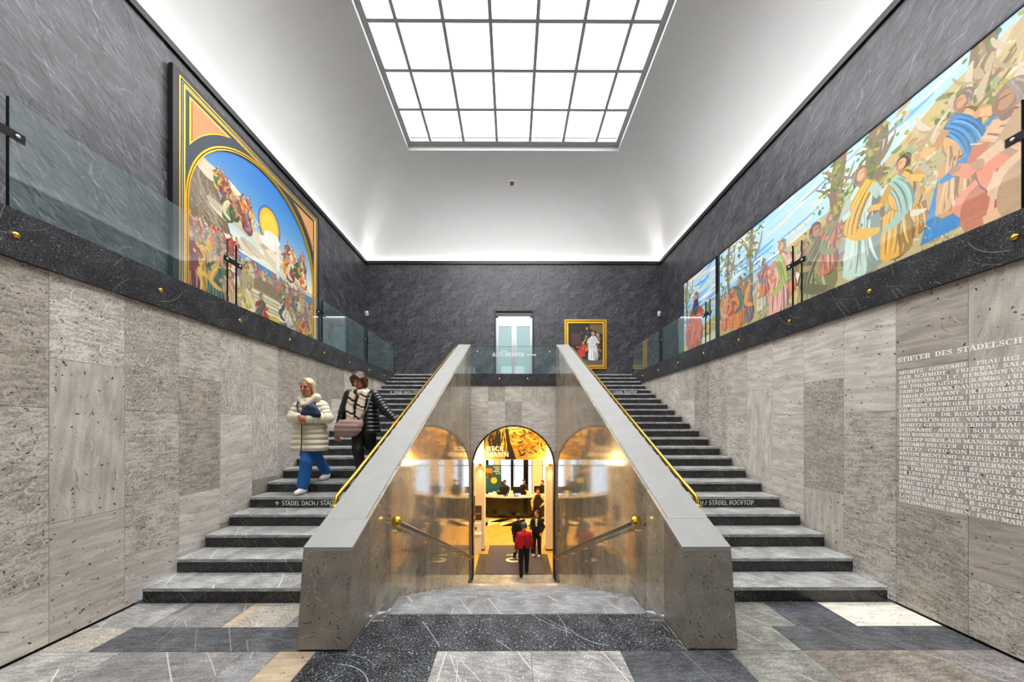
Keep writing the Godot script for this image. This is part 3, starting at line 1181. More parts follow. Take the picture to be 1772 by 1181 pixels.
func glass_panel(s: int, d0: float, d1: float, label: String) -> void:
	var x: float = s * (XW + 0.02)
	var t := thing("glass_balustrade", P(x, 3.3, (d0 + d1) / 2), label, "balustrade", "glass balustrade panels of the gallery")
	var p := stone()
	p.box(P(x - 0.01, 3.22, d0), P(x + 0.01, 4.135, d1))
	part("pane", p, M.glass, t)
	# polished edges look dark green
	for q in [d0 - 0.004, d1]:
		boxed("edge", P(x - 0.0105, 3.316, q), P(x + 0.0105, 4.135, q + 0.004), M.edge, t)
	# clamp that ties the far end to the next panel
	if d1 < 10.0:
		var c := stone()
		c.box(P(x - s * 0.014, 3.835, d1 - 0.07), P(x - s * 0.026, 3.9, d1 + 0.21))
		var cl := part("clamp", c, M.clamp, t)
		for q in [d1 - 0.03, d1 + 0.17]:
			var bo := Builder.new()
			bo.lathe([Vector2(0.014, 0), Vector2(0.014, 0.006), Vector2(0.008, 0.009), Vector2(0, 0.009)], P(x - s * 0.026, 3.867, q), Vector3(-s, 0, 0), 12)
			part("bolt", bo, M.steel, cl)


func balustrades() -> void:
	M.edge = mat(Color(0.02, 0.07, 0.07), 0.15)
	M.clamp = mat(Color(0.05, 0.05, 0.06), 0.35, null, 0.4)
	var order := ["nearest to the viewer", "second from the viewer", "third from the viewer", "farthest, by the landing", "beside the viewer's place"]
	for s in [-1, 1]:
		var side := "left gallery" if s < 0 else "right gallery"
		var spans := [[2.43, 4.29], [4.43, 6.29], [6.43, 8.29], [8.43, 10.33], [0.43, 2.29]]
		for i in 5:
			glass_panel(s, spans[i][0], spans[i][1], "clear glass balustrade panel of the %s, %s" % [side, order[i]])
	var t := thing("glass_balustrade", P(0, 3.3, ARCH + 0.02), "greenish glass balustrade with white wording above the arch", "balustrade", "")
	var p := stone()
	p.box(P(-XP + 0.005, 3.22, ARCH + 0.01), P(XP - 0.005, 4.16, ARCH + 0.03))
	part("pane", p, M.glass, t)
	var e := stone()
	e.box(P(-XP + 0.005, 4.16, ARCH + 0.0095), P(XP - 0.005, 4.164, ARCH + 0.0305))
	part("edge", e, M.edge, t)
	for x in [-1.12, 1.12]:
		var bo := Builder.new()
		bo.lathe([Vector2(0.022, 0), Vector2(0.022, 0.012), Vector2(0, 0.015)], P(x, 4.0, ARCH + 0.01), Vector3(0, 0, 1), 12)
		part("fixing", bo, M.steel, t)
	var f := Transform3D(Basis(), P(-0.66, 3.86, ARCH + 0.008))
	words("lettering", "ALTE MEISTER", serif(true), 0.105, 0.002, M.letter, t, f, HORIZONTAL_ALIGNMENT_LEFT, 0.99)
	words("lettering", "KUNST", serif(true), 0.05, 0.002, M.letter, t, Transform3D(Basis(), P(-0.38, 3.99, ARCH + 0.008)), HORIZONTAL_ALIGNMENT_LEFT, 0.2)
	words("lettering", "1300–1800", bold_sans(), 0.05, 0.002, M.letter, t, Transform3D(Basis(), P(0.39, 3.875, ARCH + 0.008)), HORIZONTAL_ALIGNMENT_LEFT, 0.31)


# ---------------------------------------------------------------- lift in the back wall

func lift() -> void:
	var t := thing("lift", P(0.04, GALLERY, BACK), "lift with two steel-framed frosted glass doors in the dark back wall", "lift", "")
	var f := stone()
	f.box(P(-0.76, GALLERY, BACK - 0.02), P(-0.7, 6.36, BACK + 0.3))
	f.box(P(0.78, GALLERY, BACK - 0.02), P(0.84, 6.36, BACK + 0.3))
	f.box(P(-0.7, 6.3, BACK - 0.02), P(0.78, 6.36, BACK + 0.3))
	part("frame", f, M.black, t)
	var he := stone()
	he.box(P(-0.7, 6.12, BACK + 0.06), P(0.78, 6.3, BACK + 0.3))
	part("header", he, M.bronze, t)
	var frost := mat(Color(0.62, 0.74, 0.74), 0.35)
	for s in [0, 1]:
		var x: float = -0.7 + 0.74 * s
		var d := stone()
		d.box(P(x + 0.003, GALLERY, BACK + 0.14), P(x + 0.1, 6.12, BACK + 0.18))
		d.box(P(x + 0.64, GALLERY, BACK + 0.14), P(x + 0.737, 6.12, BACK + 0.18))
		d.box(P(x + 0.1, 5.75, BACK + 0.14), P(x + 0.64, 6.12, BACK + 0.18))
		d.box(P(x + 0.1, GALLERY, BACK + 0.14), P(x + 0.64, GALLERY + 0.25, BACK + 0.18))
		var dd := part("door", d, M.steel, t)
		boxed("pane", P(x + 0.1, GALLERY + 0.25, BACK + 0.155), P(x + 0.64, 5.75, BACK + 0.17), frost, dd)
	boxed("shaft", P(-0.76, GALLERY - 0.3, BACK + 0.35), P(0.84, 6.5, BACK + 0.4), M.black, t)
	# downlight strip in the head of the opening
	var l := stone()
	l.box(P(-0.6, 6.112, BACK + 0.075), P(0.68, 6.12, BACK + 0.125))
	part("head_light", l, glow(Color(1, 1, 1), 2.0), t)
	area("head_light_panel", P(0.04, 6.108, BACK + 0.1), Vector3(-PI / 2, 0, 0), Vector2(1.28, 0.05), Color(1, 1, 1), 9.0, t)


# ---------------------------------------------------------------- the foyer below, seen through the arch

func foyer() -> void:
	var fl := thing("floor_foyer", P(0, LOW, 15), "warm sandy stone floor of the foyer with black and white inlay", "floor", "", "structure")
	boxed("bed", P(-6.5, LOW - 0.3, 9.69), P(6.5, LOW - 0.02, FAR), M.joint, fl)
	var sand := mat(Color(0.85, 0.7, 0.4), 0.25, T.quiet)
	var greys := mat(Color(0.5, 0.49, 0.46), 0.3, T.dark)
	var inkb := mat(Color(0.08, 0.08, 0.08), 0.2)
	var pale := mat(Color(0.93, 0.9, 0.82), 0.2)
	boxed("landing", P(-1.24, LOW - 0.02, 9.66), P(1.24, LOW, 10.5), M.floor.light, fl)
	for s in [-1, 1]:
		boxed("border", P(s * 0.96, LOW - 0.02, 10.5), P(s * 1.24, LOW, 11.75), greys, fl, 1.2)
	boxed("border", P(-0.96, LOW - 0.02, 10.5), P(0.96, LOW - 0.002, 11.75), greys, fl, 1.2)
	# sandy slabs
	for r in 9:
		var d0 := 10.5 + r * 0.56
		for c in 13:
			var x0 := -6.5 + c * 1.0 + (0.5 if r % 2 else 0.0) - 0.25
			var x1 := minf(x0 + 1.0, 6.5)
			x0 = maxf(x0, -6.5)
			if d0 < 11.7:
				if x0 < -1.24 and x1 > -1.24:
					x1 = -1.24
				if x0 < 1.24 and x1 > 1.24:
					x0 = 1.24
				if x0 >= -1.24 and x1 <= 1.24:
					continue
			var q := stone(0.5)
			q.box(P(x0 + 0.001, LOW - 0.02, maxf(d0, 10.5) + 0.001), P(x1 - 0.001, LOW, d0 + 0.559))
			part("tile", q, sand, fl)
	# inlaid band of black and white lozenges before the desk
	for i in 18:
		var x := -5.4 + i * 0.6
		for j in 2:
			var d0 := 15.55 + j * 0.6
			var p0 := stone()
			var dark := (i + j) % 2 == 0
			p0.extrude(PackedVector2Array([Vector2(x, d0), Vector2(x + 0.598, d0), Vector2(x + 0.598, d0 + 0.598)]), "y", LOW - 0.02, LOW)
			part("tile", p0, inkb if dark else sand, fl)
			var p1 := stone()
			p1.extrude(PackedVector2Array([Vector2(x - 0.002, d0), Vector2(x + 0.596, d0 + 0.598), Vector2(x - 0.002, d0 + 0.598)]), "y", LOW - 0.02, LOW)
			part("tile", p1, pale if (i + j) % 3 else inkb, fl)
	boxed("slab", P(-6.5, LOW - 0.02, 16.76), P(6.5, LOW, FAR), sand, fl)
	# walls and ceiling
	for s in [-1, 1]:
		tag(boxed("wall_foyer_" + ("left" if s < 0 else "right"), P(s * 6.5, LOW, 10.5), P(s * 6.8, 2.95, FAR), M.warmwall), "cream wall of the foyer on the %s" % ("left" if s < 0 else "right"), "wall", "", "structure")
	tag(boxed("ceiling_foyer", P(-6.8, 2.2, 10.55), P(6.8, 2.6, FAR + 0.3), M.white), "white ceiling of the foyer below the gallery", "ceiling", "", "structure")
	# two white pillars and the beam they carry
	for s in [-1, 1]:
		var x0 := -1.44 if s < 0 else 1.22
		var x1 := -1.08 if s < 0 else 1.6
		var t := thing("pillar", P((x0 + x1) / 2, LOW, 12.75), "white square pillar behind the arch on the %s" % ("left" if s < 0 else "right"), "pillar", "white pillars of the foyer", "")
		boxed("shaft", P(x0, LOW + 0.06, 12.5), P(x1, 0.42, 13.0), M.warmwall, t)
		boxed("foot", P(x0 - 0.005, LOW, 12.495), P(x1 + 0.005, LOW + 0.06, 13.005), M.joint, t)
		# uplighter on the pillar head
		var lx := (x0 + x1) / 2 + (0.02 if s < 0 else -0.02)
		var la := thing("wall_lamp", P(lx, 0.2, 12.4), "small bright uplight at the head of the %s pillar" % ("left" if s < 0 else "right"), "lamp", "uplights on the foyer pillars")
		var cup := Builder.new()
		cup.lathe([Vector2(0.03, 0), Vector2(0.06, 0.03), Vector2(0.07, 0.1), Vector2(0.065, 0.1), Vector2(0.05, 0.04)], P(lx, 0.2, 12.4), Vector3.UP, 16)
		part("cup", cup, M.brass, la)
		boxed("arm", P(lx - 0.015, 0.22, 12.4), P(lx + 0.015, 0.26, 12.5), M.brass, la)
		var bulb := Builder.new()
		bulb.lathe([Vector2(0, -0.05), Vector2(0.04, -0.03), Vector2(0.05, 0), Vector2(0.04, 0.03), Vector2(0, 0.05)], P(lx, 0.32, 12.4), Vector3.UP, 14)
		part("bulb", bulb, glow(Color(1, 0.86, 0.6), 6.0), la)
		var o := OmniLight3D.new()
		o.name = "lamp_light"
		o.light_color = Color(1.0, 0.87, 0.64)
		o.light_energy = 4.5
		o.light_size = 0.05
		o.omni_range = 30.0
		o.omni_attenuation = 2.0
		o.shadow_enabled = true
		la.add_child(o)
		o.position = P(lx, 0.32, 12.4) - la.position
	var beam := boxed("trim_6", P(-6.5, 0.42, 12.55), P(6.5, 2.2, 12.95), M.warmwall)
	tag(beam, "cream beam over the foyer pillars", "beam", "", "structure")
	# banner on the beam
	var bn := thing("banner", P(0.08, 0.42, 12.54), "gold exhibition banner with black brush drawing and white name", "banner", "")
	boxed("board", P(-1.1, 0.43, 12.52), P(1.26, 2.0, 12.548), M.white, bn)
	var pr := Builder.new()
	pr.quad_uv(P(-1.1, 2.0, 12.519), P(1.26, 2.0, 12.519), P(1.26, 0.43, 12.519), P(-1.1, 0.43, 12.519), Vector3(0, 0, 1))
	part("print", pr, mat(Color(1, 1, 1), 0.6, banner_print()), bn)
	words("lettering", "BECK", bold_sans(), 0.17, 0.003, M.letter, bn, Transform3D(Basis(), P(-0.98, 0.76, 12.515)), HORIZONTAL_ALIGNMENT_LEFT, 0.62)
	words("lettering", "MANN", bold_sans(), 0.17, 0.003, M.letter, bn, Transform3D(Basis(), P(-0.98, 0.54, 12.515)), HORIZONTAL_ALIGNMENT_LEFT, 0.8)
	# warm ceiling panels, out of view, added to light the foyer
	var spots := [[-3.4, 14.6], [0.0, 14.6], [3.4, 14.6], [-3.4, 18.2], [0.0, 18.2], [3.4, 18.2], [0.0, 11.5]]
	var wnames := ["left front", "centre front", "right front", "left rear", "centre rear", "right rear", "arch side"]
	for i in spots.size():
		var x: float = spots[i][0]
		var d: float = spots[i][1]
		var t := thing("added_ceiling_light", P(x, 2.2, d), "unseen warm light panel added in the foyer ceiling, %s" % wnames[i], "added ceiling light", "added light panels of the foyer")
		var fr := stone()
		for e in [[-0.55, -0.55, 0.55, -0.5], [-0.55, 0.5, 0.55, 0.55], [-0.55, -0.5, -0.5, 0.5], [0.5, -0.5, 0.55, 0.5]]:
			fr.box(P(x + e[0], 2.16, d + e[1]), P(x + e[2], 2.2, d + e[3]))
		part("frame", fr, M.white, t)
		boxed("diffuser", P(x - 0.5, 2.18, d - 0.5), P(x + 0.5, 2.2, d + 0.5), glow(Color(1, 0.88, 0.66), 1.5), t)
		area("panel_light", P(x, 2.17, d), Vector3(-PI / 2, 0, 0), Vector2(1.0, 1.0), Color(1, 0.83, 0.5), 60.0 if i < 6 else 20.0, t)
	# glazed far wall
	var fw := thing("wall_foyer_back", P(0, LOW, FAR), "far wall of the foyer with tall glazed openings", "wall", "", "structure")
	var op := [[-2.0, -1.75], [-1.65, -1.2], [-0.85, -0.1], [0.02, 0.75], [1.0, 1.3], [1.95, 2.3], [-4.6, -2.6], [2.9, 4.9]]
	op.sort_custom(func(a, b): return a[0] < b[0])
	var x := -6.5
	for o in op:
		boxed("mullion", P(x, LOW, FAR), P(o[0], 0.9, FAR + 0.3), M.warmwall if o[0] - x > 0.3 else M.bronze, fw)
		x = o[1]
	boxed("mullion", P(x, LOW, FAR), P(6.5, 0.9, FAR + 0.3), M.warmwall, fw)
	boxed("lintel", P(-6.8, 0.9, FAR), P(6.8, 2.6, FAR + 0.3), M.warmwall, fw)
	var i := 2
	for o in op:
		var wn := thing("window_%d" % i, P((o[0] + o[1]) / 2, LOW, FAR + 0.1), "tall bright window in the far foyer wall, %s from the left" % ["first", "second", "third", "fourth", "fifth", "sixth", "seventh", "eighth"][i - 2], "window", "", "structure")
		var fr := stone()
		fr.box(P(o[0], LOW, FAR + 0.08), P(o[0] + 0.04, 0.9, FAR + 0.16))
		fr.box(P(o[1] - 0.04, LOW, FAR + 0.08), P(o[1], 0.9, FAR + 0.16))
		fr.box(P(o[0] + 0.04, -1.0, FAR + 0.08), P(o[1] - 0.04, -0.95, FAR + 0.16))
		part("window_frame", fr, M.bronze, wn)
		boxed("pane", P(o[0] + 0.04, LOW, FAR + 0.11), P(o[1] - 0.04, 0.9, FAR + 0.12), M.pane, wn)
		if absf(o[0] + 0.1) < 0.95 and o[1] - o[0] > 0.6:
			var hd := Builder.new()
			var hx: float = o[1] - 0.1 if o[0] < -0.5 else o[0] + 0.1
			hd.tube([P(hx, -1.9, FAR + 0.05), P(hx, -0.75, FAR + 0.05)], 0.022, 8)
			part("handle", hd, M.bronze, wn)
		i += 1
	# reception desk, curved towards the stairs
	var dk := thing("reception_desk", P(0, LOW, 17.4), "long curved glossy black reception desk with pale top", "desk", "")
	var n := 26
	var front := PackedVector2Array()
	var top_o := PackedVector2Array()
	for k in n + 1:
		var a := lerpf(-0.95, 0.95, k / float(n))
		front.append(Vector2(sin(a) * 3.9, 20.65 - cos(a) * 3.9))
		top_o.append(Vector2(sin(a) * 4.0, 20.65 - cos(a) * 4.0))
	var back := PackedVector2Array()
	var top_i := PackedVector2Array()
	for k in n + 1:
		var a := lerpf(0.95, -0.95, k / float(n))
		back.append(Vector2(sin(a) * 3.6, 20.65 - cos(a) * 3.6))
		top_i.append(Vector2(sin(a) * 3.45, 20.65 - cos(a) * 3.45))
	front.append_array(back)
	top_o.append_array(top_i)
	var fb := stone()
	fb.extrude(front, "y", LOW + 0.1, -1.95, true)
	part("front", fb, mat(Color(0.02, 0.018, 0.018), 0.2), dk)
	var pl := stone()
	var pf := PackedVector2Array()
	for q in front:
		pf.append(Vector2(q.x * 0.99, q.y + 0.04))
	pl.extrude(pf, "y", LOW, LOW + 0.1, true)
	part("plinth", pl, M.black, dk)
	var tp := stone()
	tp.extrude(top_o, "y", -1.95, -1.9, true)
	part("top", tp, mat(Color(0.75, 0.75, 0.74), 0.2), dk)
	desk_things()
	# entrance mat with its printed mark
	var mt := thing("floor_mat", P(0.02, LOW, 11.8), "grey entrance mat with a pale crescent mark below the arch", "mat", "")
	boxed("pile", P(-0.93, LOW, 10.52), P(0.97, LOW + 0.012, 13.05), mat(Color(0.42, 0.4, 0.47), 0.95, T.mat), mt, 2.0)
	var mk := mat(Color(0.9, 0.87, 0.74), 0.9)
	var cr := stone()
	var o0 := PackedVector2Array()
	var o1 := PackedVector2Array()
	for k in 15:
		var a := lerpf(0.35, 5.4, k / 14.0)
		o0.append(Vector2(0.0 + cos(a) * 0.27, 11.62 + sin(a) * 0.2))
		o1.append(Vector2(0.03 + cos(a) * 0.2, 11.65 + sin(a) * 0.1))
	o1.reverse()
	o0.append_array(o1)
	cr.extrude(o0, "y", LOW + 0.012, LOW + 0.0135)
	part("mark", cr, mk, mt)
	var flat := Basis(Vector3(1, 0, 0), Vector3(0, 0, -1), Vector3(0, 1, 0))
	words("lettering", "STÄDEL", bold_sans(), 0.12, 0.0015, mk, mt, Transform3D(flat, P(-0.24, LOW + 0.0125, 12.0)), HORIZONTAL_ALIGNMENT_LEFT, 0.5)
	# brown sign and white dispenser on the left pillar
	var sg := thing("wall_sign", P(-1.27, -1.6, 12.49), "small brown notice on the white left pillar", "sign", "")
	boxed("board", P(-1.43, -1.85, 12.482), P(-1.19, -1.3, 12.498), mat(Color(0.27, 0.17, 0.13), 0.5), sg)
	words("lettering", "TICKETS", bold_sans(), 0.035, 0.002, mk, sg, Transform3D(Basis(), P(-1.41, -1.62, 12.48)), HORIZONTAL_ALIGNMENT_LEFT, 0.18)
	var ds := thing("dispenser_stand", P(-1.32, LOW, 12.3), "white floor-standing dispenser by the left pillar", "dispenser", "")
	boxed("column", P(-1.43, LOW, 12.22), P(-1.2, -2.3, 12.46), M.white, ds)
	boxed("shelf", P(-1.45, -2.3, 12.16), P(-1.18, -2.26, 12.46), M.white, ds)
	boxed("head", P(-1.43, -2.26, 12.34), P(-1.2, -1.92, 12.46), M.white, ds)
	boxed("nozzle", P(-1.42, -2.16, 12.3), P(-1.37, -2.05, 12.34), M.black, ds)


func banner_print() -> ImageTexture:
	var g := RandomNumberGenerator.new()
	g.seed = 3
	var c := Paint.new(640, 426, Color(0.7, 0.53, 0.18))
	for i in 40:
		c.curve(Vector2(g.randf_range(0, 640), g.randf_range(0, 426)), Vector2(g.randf_range(0, 640), g.randf_range(0, 426)), g.randf_range(-0.4, 0.4), g.randf_range(14, 40), Color(0.82, 0.66, 0.28) if i % 2 else Color(0.6, 0.42, 0.12))
	var ink := Color(0.04, 0.03, 0.02)
	c.poly(PackedVector2Array([Vector2(205, 60), Vector2(245, 75), Vector2(262, 230), Vector2(330, 426), Vector2(210, 426), Vector2(240, 330)]), ink)
	for i in 26:
		var x := g.randf_range(20, 210)
		c.curve(Vector2(x, g.randf_range(80, 180)), Vector2(x + g.randf_range(-50, 30), g.randf_range(240, 400)), g.randf_range(-0.2, 0.2), g.randf_range(7, 18), ink)
	for i in 34:
		var p := Vector2(g.randf_range(270, 620), g.randf_range(90, 400))
		c.curve(p, p + Vector2(g.randf_range(-70, 70), g.randf_range(-60, 60)), g.randf_range(-0.5, 0.5), g.randf_range(6, 15), ink)
	for i in 6:
		c.curve(Vector2(120 + i * 10, 60 + i * 9), Vector2(560 - i * 20, 50 + i * 8), 0.12, 7, ink if i % 2 else Color(0.98, 0.93, 0.75))
	return c.tex()


func desk_things() -> void:
	# blue poster panel standing behind the desk on the left
	var t := thing("display_panel", P(-1.05, LOW, 17.9), "blue standing poster panel with yellow disc behind the desk", "poster", "")
	boxed("post", P(-1.1, LOW, 17.93), P(-1.0, -0.5, 17.97), M.steel, t)
	boxed("foot", P(-1.4, LOW, 17.75), P(-0.7, LOW + 0.03, 18.15), M.steel, t)
	boxed("board", P(-1.52, -1.92, 17.9), P(-0.62, -0.42, 17.93), mat(Color(0.1, 0.36, 0.48), 0.4), t)
	var yel := mat(Color(0.95, 0.8, 0.1), 0.5)
	var disc := Builder.new()
	disc.lathe([Vector2(0.0, 0.0), Vector2(0.17, 0.0), Vector2(0.17, 0.004), Vector2(0, 0.004)], P(-1.02, -1.26, 17.9), Vector3(0, 0, 1), 24)
	part("disc", disc, yel, t)
	var pic := Paint.new(128, 128, Color(0.75, 0.52, 0.28))
	var g := RandomNumberGenerator.new()
	g.seed = 21
	for i in 9:
		pic.robed(g.randf_range(10, 118), g.randf_range(110, 140), g.randf_range(50, 80), Color(0.2, 0.12, 0.1).lightened(g.randf() * 0.3), Color(0.1, 0.1, 0.2), g)
	var pr := Builder.new()
	pr.quad_uv(P(-1.5, -0.6, 17.897), P(-1.12, -0.6, 17.897), P(-1.12, -1.12, 17.897), P(-1.5, -1.12, 17.897), Vector3(0, 0, 1))
	part("print", pr, mat(Color(1, 1, 1), 0.6, pic.tex()), t)
	var rows := ["KUNST,", "INDE,", "STÄDEL,", "& DU"]
	for i in 4:
		words("lettering", rows[i], bold_sans(), 0.075, 0.003, M.letter, t, Transform3D(Basis(), P(-0.68, -0.58 - i * 0.115, 17.896)), HORIZONTAL_ALIGNMENT_RIGHT)
	words("lettering", "STÄDEL", bold_sans(), 0.04, 0.003, M.letter, t, Transform3D(Basis(), P(-0.68, -1.85, 17.896)), HORIZONTAL_ALIGNMENT_RIGHT)
	# screens and small things on the desk
	var spots := [[-0.42, 17.0, 0.0], [0.22, 16.95, 0.1], [1.35, 17.15, -0.2]]
	var lab := ["black computer screen left of the middle of the desk", "black computer screen right of the middle of the desk", "black computer screen at the right end of the desk"]
	for i in 3:
		var s = spots[i]
		var k := thing("computer_screen", P(s[0], -1.9, s[1]), lab[i], "screen", "screens on the desk")
		boxed("foot", P(s[0] - 0.1, -1.9, s[1] - 0.07), P(s[0] + 0.1, -1.885, s[1] + 0.07), M.black, k)
		boxed("neck", P(s[0] - 0.02, -1.885, s[1] - 0.01), P(s[0] + 0.02, -1.72, s[1] + 0.01), M.black, k)
		boxed("housing", P(s[0] - 0.26, -1.76, s[1] - 0.025), P(s[0] + 0.26, -1.42, s[1] + 0.01), M.black, k)
	var li := [[-0.95, 16.95, 0.16, 0.22, Color(0.9, 0.9, 0.88), "white leaflet holder left on the desk"], [-0.1, 16.78, 0.2, 0.3, Color(0.92, 0.9, 0.84), "white leaflet holder in the middle of the desk"], [0.78, 16.98, 0.18, 0.26, Color(0.93, 0.85, 0.6), "cream leaflet holder right on the desk"], [0.1, 16.8, 0.07, 0.2, Color(0.1, 0.25, 0.7), "small blue box on the desk"], [-0.28, 16.85, 0.06, 0.18, Color(0.2, 0.6, 0.3), "small green box on the desk"]]
	for q in li:
		var k := thing("leaflet_holder" if q[2] > 0.1 else "small_box", P(q[0], -1.9, q[1]), q[5], "leaflet holder" if q[2] > 0.1 else "box", "")
		boxed("foot", P(q[0] - q[2] / 2, -1.9, q[1] - 0.04), P(q[0] + q[2] / 2, -1.89, q[1] + 0.04), M.steel, k)
		var b := stone()
		b.extrude(PackedVector2Array([Vector2(q[1] - 0.01, -1.89), Vector2(q[1] + 0.02, -1.89), Vector2(q[1] + 0.05, -1.89 + q[3]), Vector2(q[1] + 0.03, -1.89 + q[3])]), "x", q[0] - q[2] / 2, q[0] + q[2] / 2)
		part("card", b, mat(q[4], 0.5), k)


# ---------------------------------------------------------------- paintings (stand-ins of like size and colour)

func crowd(c: Paint, g: RandomNumberGenerator, x0: float, x1: float, y0: float, y1: float, count: int, tall0: float, tall1: float, cols: Array, seated := false) -> void:
	for i in count:
		var t := (i + 0.5) / count
		var y := lerpf(y0, y1, t)
		c.robed(g.randf_range(x0, x1), y + g.randf_range(-4, 4), lerpf(tall0, tall1, t), cols[g.randi() % cols.size()], cols[g.randi() % cols.size()], g, seated)


func arched_picture() -> ImageTexture:
	var g := RandomNumberGenerator.new()
	g.seed = 5
	var c := Paint.new(1000, 1000, Color(0.2, 0.5, 0.75))
	for y in 620:
		var t := y / 620.0
		var k := Color(0.13, 0.44, 0.74).lerp(Color(0.95, 0.93, 0.8), pow(t, 1.7))
		c.im.fill_rect(Rect2i(0, y, 1000, 1), k)
	# hill and clouds
	c.poly(PackedVector2Array([Vector2(0, 210), Vector2(120, 280), Vector2(200, 400), Vector2(260, 560), Vector2(0, 640)]), Color(0.42, 0.36, 0.26))
	for i in 60:
		c.curve(Vector2(g.randf_range(0, 160), g.randf_range(280, 520)), Vector2(g.randf_range(40, 240), g.randf_range(400, 620)), 0.2, g.randf_range(4, 12), Color(0.42, 0.36, 0.26).lightened(g.randf() * 0.4))
	for b in [[230, 300, 130], [330, 470, 170], [470, 560, 160], [560, 480, 130], [690, 520, 120], [820, 600, 140]]:
		for i in 16:
			var k := Color(0.9, 0.84, 0.72).darkened(g.randf() * 0.25)
			c.oval(b[0] + g.randf_range(-b[2], b[2]), b[1] + g.randf_range(-22, 22), g.randf_range(40, 90), g.randf_range(10, 26), 0.25, k)
	# golden sun behind a white cloud
	c.oval(545, 330, 98, 128, 0, Color(0.24, 0.4, 0.62))
	c.oval(545, 330, 84, 112, 0, Color(0.9, 0.66, 0.14))
	c.oval(545, 335, 66, 90, 0, Color(0.95, 0.76, 0.22))
	for i in 14:
		c.oval(545 + g.randf_range(-60, 60), 420 + g.randf_range(-40, 40), g.randf_range(26, 50), g.randf_range(14, 30), 0, Color(0.97, 0.95, 0.9).darkened(g.randf() * 0.14))
	var warm := [Color(0.72, 0.2, 0.14), Color(0.85, 0.62, 0.14), Color(0.78, 0.45, 0.38), Color(0.22, 0.36, 0.16), Color(0.86, 0.78, 0.62), Color(0.5, 0.2, 0.2), Color(0.88, 0.46, 0.18), Color(0.55, 0.44, 0.5)]
	# figures resting on the clouds
	crowd(c, g, 170, 400, 330, 500, 15, 110, 160, warm, true)
	crowd(c, g, 690, 900, 430, 620, 13, 120, 170, warm, true)
	# terrace and lawn
	c.poly(PackedVector2Array([Vector2(0, 640), Vector2(1000, 690), Vector2(1000, 1000), Vector2(0, 1000)]), Color(0.66, 0.6, 0.42))
	c.poly(PackedVector2Array([Vector2(420, 700), Vector2(760, 720), Vector2(760, 800), Vector2(420, 790)]), Color(0.52, 0.42, 0.3))
	for i in 5:
		c.poly(PackedVector2Array([Vector2(400, 800 + i * 26), Vector2(700, 806 + i * 24), Vector2(700, 820 + i * 24), Vector2(400, 818 + i * 26)]), Color(0.88, 0.84, 0.7).darkened(0.12 * (i % 2)))
	c.poly(PackedVector2Array([Vector2(380, 925), Vector2(1000, 900), Vector2(1000, 1000), Vector2(380, 1000)]), Color(0.72, 0.66, 0.16))
	c.oval(620, 560, 16, 120, 0, Color(0.84, 0.84, 0.8))
	crowd(c, g, 340, 1000, 690, 735, 40, 74, 90, warm)
	crowd(c, g, 640, 1000, 770, 850, 16, 110, 135, warm)
	crowd(c, g, 10, 330, 680, 740, 15, 130, 160, warm)
	c.dabs(5000, 3.0, 0.08, g)
	crowd(c, g, 15, 330, 800, 880, 8, 190, 230, warm)
	crowd(c, g, 660, 990, 900, 985, 9, 130, 180, warm, true)
	var front := [[80, 960, 300, Color(0.78, 0.58, 0.16), Color(0.84, 0.66, 0.24), false], [20, 980, 320, Color(0.5, 0.12, 0.12), Color(0.42, 0.1, 0.12), false], [250, 1000, 240, Color(0.66, 0.52, 0.38), Color(0.7, 0.57, 0.44), true], [165, 990, 270, Color(0.2, 0.3, 0.24), Color(0.8, 0.62, 0.22), false], [395, 985, 210, Color(0.82, 0.74, 0.28), Color(0.86, 0.8, 0.66), true], [480, 1000, 200, Color(0.66, 0.13, 0.1), Color(0.24, 0.3, 0.2), true], [345, 1010, 130, Color(0.85, 0.7, 0.2), Color(0.88, 0.8, 0.68), true], [660, 930, 170, Color(0.88, 0.84, 0.72), Color(0.24, 0.22, 0.2), true], [760, 960, 180, Color(0.86, 0.82, 0.7), Color(0.6, 0.52, 0.4), true], [870, 1000, 190, Color(0.84, 0.6, 0.16), Color(0.7, 0.2, 0.14), true], [960, 990, 210, Color(0.55, 0.42, 0.24), Color(0.8, 0.7, 0.4), false]]
	for q in front:
		c.robed(q[0], q[1], q[2], q[3], q[4], g, q[5])
	c.dabs(4000, 2.0, 0.1, g)
	return c.tex()


